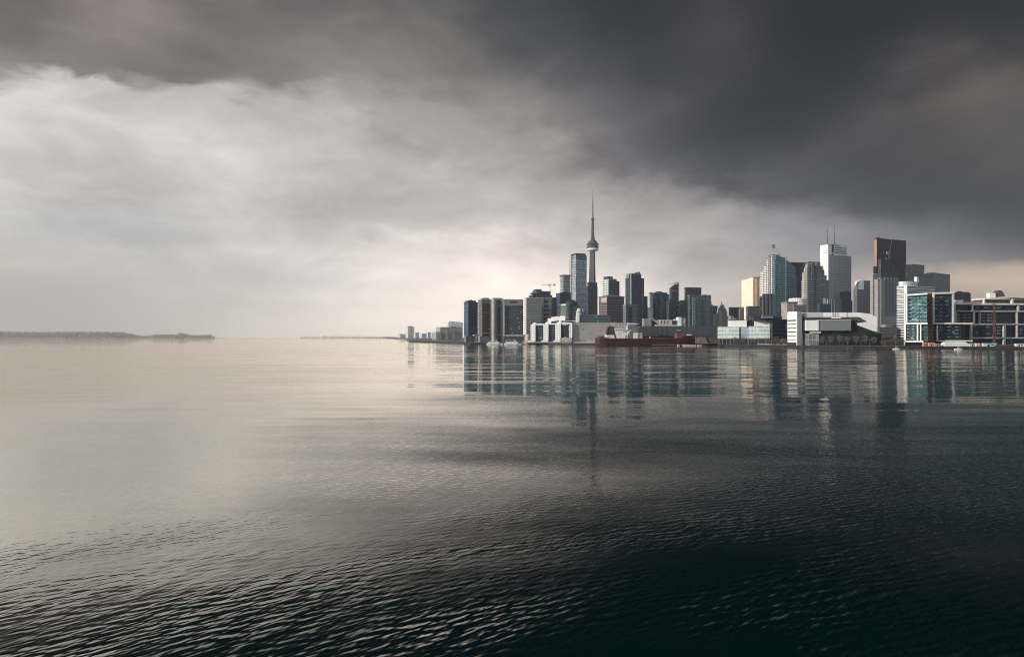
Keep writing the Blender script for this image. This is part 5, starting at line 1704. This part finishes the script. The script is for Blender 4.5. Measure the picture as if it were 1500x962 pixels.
b.part('folded_roof', fpoly(b, [(1257.9, 458), (1272, 459.6), (1276, 460.6), (1284.4, 465.4), (1284.4, 486), (1277.5, 484.4), (1256, 476.4), (1256, 473.2), (1268.8, 471.4), (1258, 466.4)], -24, .6), M_WHITE)
b.part('soffit', fpoly(b, [(1176.8, 465), (1258, 464.6), (1268.6, 470.9), (1262, 471.2), (1240, 467.6), (1205, 466.6), (1176.8, 467)], -22, 1.3), M_DGREY)
b.fbox(1178.6, 1197, 469, 484.2, -6, 5, M_WHITE, 'hanging_box')
b.fbox(1197.1, 1244.6, 469.2, 484.2, -6, 4.2, mat_plain('unlit_grey_panel', (0.17, 0.175, 0.18), .6, .06, .1), 'hanging_box')  # front colour darkened to read unlit beside the white face
b.fbox(1197.1, 1244.6, 468.5, 469.15, -5, 4.6, M_OFFW, 'fascia')
b.fbox(1180, 1256, 465, 488, -24, -6.5, mat_facade('dark_setback_glass', (0.035, 0.042, 0.042), (0.016, 0.026, 0.028), 4.5, 4, .9, .8, .4), 'recessed_glazing')
b.fbox(1186.4, 1201.2, 484.6, 487.8, -4, 3, M_OFFW, 'fascia')
b.fbox(1178.6, 1199, 488.3, None, -5, 1, mat_facade('pale_lobby_glass', (0.32, 0.33, 0.30), (0.20, 0.22, 0.20), 6, 4, .85, .85, .35, streak=.6), 'lobby')
b.fbox(1186, 1199, 500.4, None, 1.02, 1.6, mat_plain('blue_grey_kiosk', (0.11, 0.14, 0.18)), 'lobby_door')
b.fbox(1199.1, 1291, 488.6, None, -20, -1, mat_facade('dark_ground_glazing', (0.035, 0.035, 0.036), (0.018, 0.022, 0.022), 9, 5, .85, .8, .5), 'ground_floor')
b.part('sloped_roof', fpoly(b, [(1244.8, 488.5), (1244.8, 477), (1262, 477.4), (1276, 484.6), (1291.4, 488.2), (1291.4, 491), (1262, 491)], -16, -.4), mat_plain('dark_green_roof', (0.020, 0.030, 0.027), .7))
b.fbox(1271, 1291.2, 489.2, 491.6, -.35, 2, M_BLACK, 'canopy')

# lowrise clutter between the media centre and the framed condominiums
b = B('brick_lowrise', 'low brown brick block between the folded roof and the framed condominium', 'building', 1286, 1288, 1314, 900, 10)
b.shaft(479, mat_facade('brown_lowrise', (0.15, 0.115, 0.11), (0.06, 0.055, 0.055), 3.6, 3, .5, .5, .3))
b.fbox(1300, 1310, 475, 479, -12, -3, M_GREY, 'roof_plant')
b = B('brick_lowrise', 'small pale gabled building low on the quay right of the media centre', 'building', 1291, 1292, 1324, 800, 6)
b.shaft(496.5, mat_plain('dusty_wall', (0.17, 0.145, 0.135), .9, .2, .3))
b.part('roof', fpoly(b, [(1292, 496.4), (1300, 493.2), (1311, 492.8), (1324, 496.4)], -14, .8), mat_plain('dusty_roof', (0.20, 0.18, 0.17), .9))
b.part('gable', fpoly(b, [(1306, 496.4), (1310, 489.6), (1312.4, 496.4)], .82, 2), M_OFFW)

# --- white striped condominium
b = B('striped_condominium', 'white striped condominium tower with an oval top and a white flue', 'tower', 1314.4, 1328, 1368.6, 900, 26)
m_ = mat_facade('ribbon_balconies', (0.34, 0.355, 0.37), (0.075, 0.088, 0.10), 3.1, 30, 1.0, 0.62, .3)
b.shaft(418.6, m_)
b.bands(419.4, 497, 22, M_WHITE, 0.9, 0.6)
b.part('corner_pier', MB().prism(b.rect(-.9, 1.6, -3, .9), 0, b.z(417.6)), M_WHITE)
q = b.pt(b.ua(1340), -9)
n = 28
el_ = [(q[0] + 15.2 * math.cos(2 * math.pi * i / n) * b.u[0], q[1] + 15.2 * math.cos(2 * math.pi * i / n) * b.u[1]) for i in range(n)]
el_ = [(q[0] + 15.2 * math.cos(2 * math.pi * i / n) * b.u[0] - 8 * math.sin(2 * math.pi * i / n) * b.w[0], q[1] + 15.2 * math.cos(2 * math.pi * i / n) * b.u[1] - 8 * math.sin(2 * math.pi * i / n) * b.w[1]) for i in range(n)]
b.part('oval_top', MB().prism(ccw(el_), b.z(418.6), b.z(411.6)), mat_plain('pale_oval_cladding', (0.50, 0.53, 0.54), .5, .06, .1))
b.fbox(1349.2, 1352.8, 403.4, 412, -9, -6, M_WHITE, 'flue')
b.fbox(1348.9, 1353, 402.4, 403.6, -9.2, -5.8, M_BLACK, 'flue_cap')


# --- framed condominiums on the quay
m_fr = mat_plain('white_frame', (0.82, 0.80, 0.76), .55, .05, .2)
m_frw = mat_plain('sun_warmed_frame', (0.70, 0.63, 0.53), .6, .06, .2)  # cream tone with warm sunlight put into the frame colour
m_tl = mat_facade('teal_condo_glass', (0.10, 0.165, 0.17), (0.05, 0.135, 0.14), 3.1, 2.6, .86, .8, .7, bright=.12, bright_col=(.24, .38, .37))
m_dk = mat_facade('dark_condo_glass', (0.030, 0.038, 0.042), (0.014, 0.022, 0.026), 3.1, 2.8, .88, .8, .7, bright=.03, bright_col=(.10, .13, .16))
m_dkb = mat_facade('dark_blue_condo_glass', (0.030, 0.040, 0.055), (0.014, 0.026, 0.042), 3.1, 2.8, .88, .8, .8, bright=.05, bright_col=(.10, .14, .19))
m_bal = mat_plain('balcony_glass', (0.22, 0.36, 0.36), .2, .2, .3)
m_bald = mat_plain('dark_balcony_edge', (0.15, 0.165, 0.175), .4, .2, .3)
M_RED = mat_plain('rust_red_lattice', (0.20, 0.045, 0.028), .7, .2, .4)


def frame(b, X0, X1, Y0, Y1, t, mat, w0=-1.0, w1=1.4, sides='lrtb', slope=0.0):
    th = t * .9
    if 't' in sides:
        b.part('frame_beam', fpoly(b, [(X0, Y0 + th), (X0, Y0), (X1, Y0 - slope), (X1, Y0 - slope + th)], w0, w1), mat)
    if 'b' in sides:
        b.fbox(X0, X1, Y1 - th, Y1, w0, w1, mat, 'frame_beam')
    if 'l' in sides:
        b.fbox(X0, X0 + t, Y0 + th + .02, Y1 - th - .02, w0, w1, mat, 'frame_post')
    if 'r' in sides:
        b.fbox(X1 - t, X1, Y0 + th + .02, Y1 - th - .02, w0, w1, mat, 'frame_post')


def balconies(b, cols, rows, mat, out=1.1, h=.34):
    first = None
    for X0, X1 in cols:
        for Y in rows:
            if rnd.random() < .12:
                continue
            b.fbox(X0 + rnd.uniform(-.3, .3), X1, Y - 1.0, Y + h, -1.6, out - 1.2 + rnd.uniform(-.4, .1), mat, 'balcony')


b = B('framed_condominium', 'teal glass condominium in bright white frames, leftmost on the eastern quay', 'building', 1325.4, 1326.4, 1360, 716, -26, depth=14)
b.fbox(1327, 1358.4, 430.6, 473.6, -12, -1.8, m_tl, 'upper_glazing')
b.fbox(1326, 1359, 474, 499.4, -12, -1.8, mat_facade('sea_green_condo_glass', (0.09, 0.13, 0.13), (0.035, 0.085, 0.088), 3.1, 2.4, .86, .75, .6, bright=.08, bright_col=(.22, .30, .30)), 'lower_glazing')
b.fbox(1325.6, 1351.8, 500.2, None, -12, -1.8, m_dk, 'ground_floor')
frame(b, 1326.6, 1358.4, 431.4, 474.8, 2.4, m_fr, sides='lt', slope=1.6)
b.fbox(1325.2, 1358.4, 472.8, 475, -1, 1.4, m_fr, 'frame_beam')
b.fbox(1325.2, 1327, 475.02, 500.6, -1, 1.2, m_fr, 'frame_post')
b.fbox(1343, 1345, 475.02, 499, -1, 1.2, m_fr, 'frame_post')
b.fbox(1347.6, 1349.4, 475.02, 499, -1, 1.2, m_fr, 'frame_post')
b.fbox(1324, 1352.4, 499.02, 501, -1, 1.6, m_fr, 'frame_beam')
b.fbox(1324, 1325.8, 501.02, None, -1, 1.4, m_fr, 'frame_post')
b.fbox(1350.8, 1352.4, 501.02, None, -1, 1.4, m_fr, 'frame_post')
rows = [436.6 + 5.6 * i for i in range(7)]
balconies(b, ((1330.4, 1336.6), (1343, 1346.6), (1347.6, 1351.6), (1352.6, 1357.8)), rows, m_bal, 1.4)
balconies(b, ((1328.4, 1332), (1335.6, 1339.6)), [478 + 4.6 * i for i in range(5)], mat_plain('grey_balcony', (0.30, 0.36, 0.36), .3), 1.2)
b.fbox(1345.4, 1347.2, 475.4, 499, -1.6, -.6, M_BLACK, 'recess')
b.bands(436.5, 470, 7, mat_plain('teal_slab_edge', (0.16, 0.26, 0.26)), .3, -1.5)


def hoist(label, X, D, w, y0, y1, mat):
    c = at(X, D, LAND_Z)
    t = thing('construction_hoist', label, 'hoist', c, 'builders hoists on the framed facades')
    h0, h1 = max(hz(y1, D) - LAND_Z, 0), hz(y0, D) - LAND_Z
    m = MB()
    s = w / 2 / F * D
    for x in (-s, s):
        for y in (-.9, .9):
            m.tube((x, y, 0), (x, y, h1), .22, n=4)
    z, e = 0.0, 1
    st = s * 1.7
    while z + st < h1:
        m.tube((-s * e, -.9, z), (s * e, -.9, z + st), .2, n=4)
        m.tube((-s, -.9, z), (s, -.9, z), .2, n=4)
        z += st
        e = -e
    m.build('mast', mat, t)
    z, k = 2.0, 0
    first = None
    while z + 3.2 < h1:
        if k % 1 == 0:
            o = MB().box(s * .15, s * 1.5, -.4, 1.6, 0, .35).build('landing', mat_plain('pale_landing', (0.42, 0.33, 0.28), .8), t) if first is None else first.copy()
            if first is None:
                first = o
            else:
                COL.objects.link(o)
                o.parent = t
            o.location = (0, 0, z)
        z += 3.3
        k += 1
    MB().box(-s * .9, s * .1, -.7, 1.3, h1 * .18, h1 * .18 + 3).build('cage', mat_plain('hoist_cage', (0.30, 0.09, 0.05)), t)
    return t


hoist('rust red lattice hoist with pale landings between the teal and the dark framed boxes', 1361.6, 713, 5.4, 427.4, 505, M_RED)
b = B('framed_condominium', 'dark glass condominium of two stacked framed boxes right of the red hoist', 'building', 1358.5, 1359.4, 1411, 722, -10, depth=14)
b.fbox(1359.5, 1372, 474.6, None, -12, -3, mat_facade('dull_slab_bays', (0.20, 0.185, 0.17), (0.03, 0.03, 0.03), 3.1, 5, .8, .7, .4), 'slab_bays')  # dull grey-brown slabs with dark openings
b.fbox(1359.5, 1366, 429.6, 474.5, -12, -3, M_BLACK, 'recess')
b.fbox(1367, 1396, 430, 473, -12, -1.8, m_dkb, 'upper_glazing')
frame(b, 1366.2, 1397, 429, 474.6, 2.0, m_frw, sides='ltb', slope=0.3)
b.fbox(1394.8, 1397, 431, 472.6, -1, 1.4, mat_plain('unlit_grey_frame', (0.42, 0.43, 0.44)), 'frame_post')  # right post greyed in colour as the unlit part of the frame
b.part('roof_overhang', fpoly(b, [(1366, 429), (1366, 428.4), (1400, 428), (1400, 429)], -10, 1.6), M_OFFW)
b.fbox(1373, 1410, 475, 498.4, -12, -1.8, m_dk, 'lower_glazing')
frame(b, 1371.4, 1411.6, 474.66, 499.6, 2.0, m_frw, sides='l')
b.fbox(1371.4, 1424, 473.0, 474.64, -1, 1.7, m_frw, 'frame_beam')
b.fbox(1371.4, 1424, 498.2, 499.8, -1, 1.5, m_frw, 'frame_beam')
b.fbox(1373, 1412, 500, None, -12, -4, M_BLACK, 'ground_floor')
balconies(b, ((1384.4, 1389.6), (1370, 1374), (1376.6, 1380.6)), [436 + 5.4 * i for i in range(7)], m_bald, 1.3)
balconies(b, ((1376, 1380), (1388, 1392), (1400, 1404)), [479 + 5 * i for i in range(4)], m_bald, 1.3)
m_pf = mat_plain('pale_concrete_frame', (0.42, 0.40, 0.37), .75, .08, .2, streak=.15)
b = B('framed_condominium', 'long low dark framed block with a lit rooftop pavilion at the far right', 'building', 1397.2, 1398, 1530, 730, 3, depth=30)
b.fbox(1399, 1530, 446.4, 455, -24, -2, m_dkb, 'upper_glazing')
b.fbox(1400, 1530, 456.5, 474, -24, -2, m_dk, 'middle_glazing')
b.fbox(1412, 1530, 475.6, 494, -24, -2, m_dk, 'lower_glazing')
b.fbox(1424, 1530, 495.8, 504.6, -24, -2, m_dkb, 'ground_floor')
for X0, X1, Y, th in ((1397.2, 1530, 443.9, 2.0), (1400, 1530, 454.6, 1.6), (1412, 1530, 473.6, 1.7), (1422.4, 1530, 493.8, 2.0)):
    b.fbox(X0, X1, Y, Y + th, -1.4, 1.4, m_pf if Y > 444 else m_frw, 'frame_beam')
for X, Y0, Y1, t_ in ((1423, 446, 454.5, 1.8), (1425.6, 456.3, 473.5, 1.7), (1434.2, 456.3, 473.5, 1.0), (1399.6, 456.3, 473.5, 1.2), (1398, 446, 472, .9), (1420.6, 475.4, 504.6, 2.6), (1469.4, 475.4, 505, 2.6), (1488.2, 456.3, 493.7, 1.8), (1490.4, 446, 454.5, 1.6), (1512, 446, 505, 2)):
    b.fbox(X, X + t_, Y0, Y1, -1.2, 1.2, m_pf, 'frame_post')
b.fbox(1443, 1530, 438.4, 443.8, -20, -3, mat_facade('pavilion_recess', (0.16, 0.125, 0.10), (0.06, 0.05, 0.045), 5, 3, .8, .8, .5, bright=.1, bright_col=(.35, .31, .27)), 'pavilion_glazing')
b.part('pavilion_roof', fpoly(b, [(1440.6, 438.6), (1440.6, 436.6), (1482, 433.4), (1530, 435), (1530, 437), (1482, 435.8)], -18, 2), m_frw)
b.fbox(1481, 1483.4, 436, 443.8, -1.2, 1, m_frw, 'frame_post')
b.fbox(1440.6, 1442.4, 438.7, 443.8, -1.2, 1, m_frw, 'frame_post')
b.fbox(1407.4, 1416, 439, 443.8, -10, -5, M_WHITE, 'stair_head')
b.fbox(1416.2, 1440, 441.6, 443.8, -5, -4.4, mat_plain('pinkish_hoarding', (0.50, 0.32, 0.27)), 'hoarding')
b.fbox(1455.2, 1463.6, 428.4, 435.6, -10, -5, M_WHITE, 'lift_head')
q = b.pt(b.ua(1471), -9)
b.part('arched_tank', fpoly(b, [(1464.8, 434.8), (1465.6, 429.6), (1468, 426), (1471, 424), (1474, 425.4), (1477, 429), (1478.6, 434)], -12, -6), mat_plain('dark_grey_tank', (0.075, 0.075, 0.07), .8, .2, .3))
balconies(b, ((1403, 1407), (1411, 1416), (1418.4, 1423), (1438, 1443), (1448, 1453)), [461 + 4.4 * i for i in range(3)], m_bald, 1.0)
balconies(b, ((1446, 1451), (1462, 1467), (1492, 1498)), [479.6 + 4.6 * i for i in range(3)], m_bald, 1.0)
balconies(b, ((1430, 1436), (1443, 1449), (1462, 1467), (1494, 1499)), [450.6], m_bald, 1.0)
hoist('dull maroon lattice hoist on the long low dark framed block', 1456, 724, 3.4, 444.5, 491, mat_plain('maroon_lattice', (0.11, 0.045, 0.05), .7))

# --- builders' yard and quay clutter
c = at(1399, 694, LAND_Z)
t = thing('storage_tent', 'long cream white storage tent on the quay in front of the dark framed boxes', 'tent', c)
w_ = 18 / F * 694
m = MB().prism([(-w_, -3), (w_ * .9, -3), (w_ * .9, 3), (-w_, 3)], 0.12, 2.6)
m.build('wall', M_WHITE, t)
m = MB()
m.face([(-w_, -3.2, 2.62), (w_ * .9, -3.2, 2.62), (w_ * .84, 0, 4.3), (-w_, 0, 4.3)])
m.face([(w_ * .9, 3.2, 2.62), (-w_, 3.2, 2.62), (-w_, 0, 4.3), (w_ * .84, 0, 4.3)])
m.face([(w_ * .9, -3.2, 2.62), (w_ * .9, 3.2, 2.62), (w_ * .84, 0, 4.3)])
m.face([(-w_, 3.2, 2.62), (-w_, -3.2, 2.62), (-w_, 0, 4.3)])
m.build('roof', mat_plain('tent_canvas', (0.80, 0.76, 0.68), .7), t)


def site_hut(label, X, col, wid=5.0, h=2.6, pitched=False, dd=10):
    D = shore_d(X) + dd
    t = thing('site_hut', label, 'hut', at(X, D, LAND_Z + .12), 'site huts and containers on the eastern quay')
    MB().box(-wid / 2, wid / 2, -1.2, 1.2, 0, h).build('wall', mat_plain('hut_%d_%d_%d' % tuple(int(v * 100) for v in col), col, .7, .15, .5), t)
    MB().box(-wid / 2 - .15, wid / 2 + .15, -1.35, 1.35, h, h + .18).build('roof', M_OFFW, t)
    MB().box(-wid * .2, -wid * .02, -1.26, -1.21, 0, 2.0).build('door', M_DGREY, t)
    MB().box(wid * .1, wid * .34, -1.26, -1.21, 1.0, 1.9).build('window', M_BLACK, t)


for lab, X, col, wd, hh in (
        ('orange brown hut at the foot of the red lattice hoist', 1354.6, (.42, .20, .12), 3.4, 3.6),
        ('pinkish hut with pale roof just right of the red lattice hoist', 1364, (.46, .26, .22), 5.4, 3.2),
        ('small dusty rose hut left of the cream storage tent', 1372.6, (.38, .24, .21), 5.0, 2.4),
        ('pale grey hut right of the cream storage tent', 1425, (.42, .44, .44), 7.0, 2.6),
        ('white hut beside the coral red container', 1431.4, (.62, .62, .60), 3.6, 2.8),
        ('coral red container on the eastern quay', 1436.6, (.55, .17, .15), 5.0, 2.3),
        ('mint green sheeted container, the longest on the eastern quay', 1449, (.36, .60, .52), 12.5, 2.9),
        ('white container at the far right end of the quay', 1493, (.68, .67, .64), 7.5, 2.6)):
    site_hut(lab, X, col, wd, hh)


def car(label, X, col, dd=7, group='cars parked along the college quay', yaw=0.0):
    D = shore_d(X) + dd
    t = thing('parked_car', label, 'car', at(X, D, LAND_Z + .12), group)
    m = MB()
    prof = [(-2.2, .35), (2.2, .35), (2.25, .8), (1.5, .95), (.9, 1.45), (-.9, 1.48), (-1.6, 1.0), (-2.2, .9)]
    for i in range(len(prof)):
        (xa, za), (xb, zb) = prof[i], prof[(i + 1) % len(prof)]
        m.face([(xa, .85, za), (xa, -.85, za), (xb, -.85, zb), (xb, .85, zb)][::-1])
    m.face([(x, -.85, z) for x, z in prof])
    m.face([(x, .85, z) for x, z in prof[::-1]])
    m.build('body', mat_plain('car_paint_%d' % int(col[0] * 100), col, .3, .03), t)
    MB().box(-1.3, 1.1, -.88, -.86, .98, 1.36).build('window', M_BLACK, t)
    w = MB().tube((0, -.9, 0), (0, -.7, 0), .34, n=12).build('wheel', M_BLACK, t)
    w.location = (-1.35, 0, .34)
    for x, y in ((1.35, 0), (-1.35, 1.6), (1.35, 1.6)):
        o = w.copy()
        COL.objects.link(o)
        o.parent = t
        o.location = (x, y, .34)


for X, col, lab in ((1112.6, (.75, .75, .74), 'leftmost of the white cars parked on the college quay'),
                    (1117.6, (.72, .72, .72), 'second white car from the left on the college quay'),
                    (1122.6, (.70, .71, .72), 'white car in the middle of the row on the college quay'),
                    (1127.6, (.74, .73, .70), 'last white car of the tight row on the college quay'),
                    (1134, (.32, .30, .33), 'grey car parked before the dark navy wing'),
                    (1140.6, (.50, .44, .45), 'dusty pink grey car parked before the dark navy wing'),
                    (1149, (.62, .60, .58), 'pale car parked nearest the slotted white tower')):
    car(lab, X, col)
for X, col, lab in ((1461, (.04, .04, .05), 'black car parked right of the mint container'),
                    (1467.6, (.05, .05, .06), 'dark car parked in the middle of the far eastern quay'),
                    (1475, (.09, .03, .03), 'dark red car parked near the far right end of the quay'),
                    (1482, (.03, .04, .05), 'dark car nearest the white container on the far right')):
    car(lab, X, col, group='cars parked on the far eastern quay')


def boat(label, X, D, L, kind, group):
    """white motor boat: tapered hull, cabin decks, rail or canopy"""
    t = thing('excursion_boat' if kind == 'tour' else 'motor_boat', label, 'boat', at(X, D, 0.0), group)
    m = MB()
    hw = L * .11
    H = L * .06 + .5
    sec = [(-L / 2, hw * .8, -.2, H), (-L * .3, hw, -.3, H), (L * .2, hw, -.3, H), (L * .42, hw * .5, -.2, H * 1.15), (L / 2, .05, .1, H * 1.25)]
    for (x0, h0, b0, t0), (x1, h1, b1, t1) in zip(sec, sec[1:]):
        for s in (1, -1):
            p = [(x0, -s * h0 * .75, b0), (x1, -s * h1 * .75, b1), (x1, -s * h1, t1), (x0, -s * h0, t0)]
            m.face(p if s > 0 else p[::-1])
        m.face([(x0, -h0, t0), (x1, -h1, t1), (x1, h1, t1), (x0, h0, t0)])
    x0, h0, b0, t0 = sec[0]
    m.face([(x0, h0, t0), (x0, h0 * .75, b0), (x0, -h0 * .75, b0), (x0, -h0, t0)])
    m.build('hull', M_WHITE, t)
    if kind == 'tour':
        mw_ = mat_facade('boat_windows', (0.78, 0.77, 0.74), (0.12, 0.13, 0.14), 2.4, 1.6, .7, .4, .3)
        MB().prism([(-L * .42, -hw * .85), (L * .26, -hw * .85), (L * .30, 0), (L * .26, hw * .85), (-L * .42, hw * .85)], H, H + 2.4).build('cabin', mw_, t)
        MB().box(-L * .42, L * .05, -hw * .8, hw * .8, H + 2.42, H + 2.6).build('deck', M_OFFW, t)
        m = MB()
        for i in range(7):
            m.tube((-L * .4 + i * L * .07, -hw * .78, H + 2.6), (-L * .4 + i * L * .07, -hw * .78, H + 4.4), .08, n=4)
        m.box(-L * .42, L * .04, -hw * .82, hw * .82, H + 4.4, H + 4.6)
        m.build('canopy', M_WHITE, t)
        MB().box(L * .06, L * .16, -hw * .5, hw * .5, H + 2.4, H + 4.6).build('wheelhouse', mw_, t)
        MB().tube((L * .1, 0, H + 4.6), (L * .1, 0, H + 7.2), .12, .05, 5).build('mast', M_STEEL, t)
    else:
        MB().prism([(-L * .1, -hw * .7), (L * .2, -hw * .5), (L * .2, hw * .5), (-L * .1, hw * .7)], H, H + 1.1).build('cabin', M_OFFW, t)
        MB().box(-L * .08, L * .15, -hw * .72, -hw * .7, H + .4, H + .85).build('window', M_BLACK, t)
        MB().tube((0, 0, H + 1.1), (0, 0, H + 2.0), .06, n=5).build('mast', M_STEEL, t)


GB = 'white excursion boats moored at the hotel quay'
boat('white two deck excursion boat moored left of the wide hotel', 724.6, 1078, 25, 'tour', GB)
boat('longest white excursion boat, moored right under the wide hotel', 751.5, 1076, 28, 'tour', GB)
boat('smallest white excursion boat, moored by the beige rotunda', 769, 1080, 9, 'tour', GB)
boat('small white motor boat off the quay left of the teal framed condominium', 1313, 676, 6.5, 'motor', None)
boat('small pale motor boat off the quay below the cream storage tent', 1404, 660, 7.5, 'motor', None)

# mast with a white panel at the western quay
t = thing('sign_mast', 'slim white mast standing on the quay by the blue tower', 'mast', at(697.4, 1110, LAND_Z))
MB().tube((0, 0, 0), (0, 0, 8.6), .45, .3, 8).build('post', M_WHITE, t)
MB().lathe([(.0, 8.6), (.7, 8.8), (.7, 9.6), (0, 10.0)], 10).build('lamp', M_WHITE, t)

# --- leafless trees
m_tw = mat_leafy('grey_twigs', (0.17, 0.15, 0.14))
m_tw2 = mat_leafy('brown_twigs', (0.13, 0.105, 0.09))
GT = 'leafless trees in front of the media centre'
names7 = ['leftmost leafless tree before the media centre, nearest its pale lobby', 'second leafless tree from the lobby before the media centre', 'third leafless tree from the lobby before the media centre',
          'middle leafless tree of the row before the media centre', 'fifth leafless tree from the lobby, below the end of the grey hanging box', 'sixth leafless tree from the lobby, under the sloped dark roof',
          'rightmost leafless tree before the media centre, by the dark canopy']
for i, X in enumerate((1204.4, 1217, 1229.6, 1241.4, 1254, 1267.2, 1280)):
    bare_tree(names7[i], X, 757, 9.2 + (i % 3) * .7, 3.7, LAND_Z, m_tw, 20 + i, GT)
spots = [(1058, 'leafless tree at the left corner of the mint college'), (1067.5, 'leafless tree below the left mint glass block'), (1077, 'leafless tree left of the dark slot in the mint college'),
         (1088, 'leafless tree below the pale blue glass of the college'), (1101, 'leafless tree below the left end of the wide mint block'), (1112, 'leafless tree behind the first white parked car'),
         (1124, 'leafless tree behind the row of white parked cars'), (1137, 'leafless tree before the dark navy wing'), (1147, 'leafless tree between the navy wing and the slotted tower')]
for i, (X, lab) in enumerate(spots):
    bare_tree(lab, X, shore_d(X) + 16, 7.4 + (i % 4) * .8, 3.6, LAND_Z, m_tw2 if i % 2 else m_tw, 50 + i, 'leafless trees along the college quay')
spots = [(1293.5, 'brown leafless tree right after the dark canopy of the media centre'), (1301, 'brown leafless tree before the small gabled building, on its left'), (1308, 'brown leafless tree before the white gable'),
         (1315.4, 'brown leafless tree right of the white gable'), (1321.4, 'brown leafless tree touching the teal framed condominium')]
for i, (X, lab) in enumerate(spots):
    bare_tree(lab, X, shore_d(X) + 14, 5.4 + (i % 3) * .9, 3.2, LAND_Z, m_tw2, 80 + i, 'brown leafless trees by the gabled building')


# --- slim lamp posts along the quay
first = None
for X in (1064, 1083, 1106, 1130, 1150, 1181, 1196, 1211, 1235, 1261, 1274, 1296, 1312):
    D = shore_d(X) + 3.2
    if first is None:
        t = thing('street_lamp', 'slim grey lamp post standing along the quay edge', 'street lamp', at(X, D, LAND_Z + .12), 'slim lamp posts along the quay')
        pole = MB().tube((0, 0, 0), (0, 0, 6.2), .12, .08, 6).build('post', M_STEEL, t)
        head = MB().box(-.25, .9, -.16, .16, 6.2, 6.38).build('lamp_head', M_GREY, t)
        first = t
    else:
        t = first.copy()
        COL.objects.link(t)
        t.location = at(X, D, LAND_Z + .12)
        for ch in (pole, head):
            o = ch.copy()
            COL.objects.link(o)
            o.parent = t
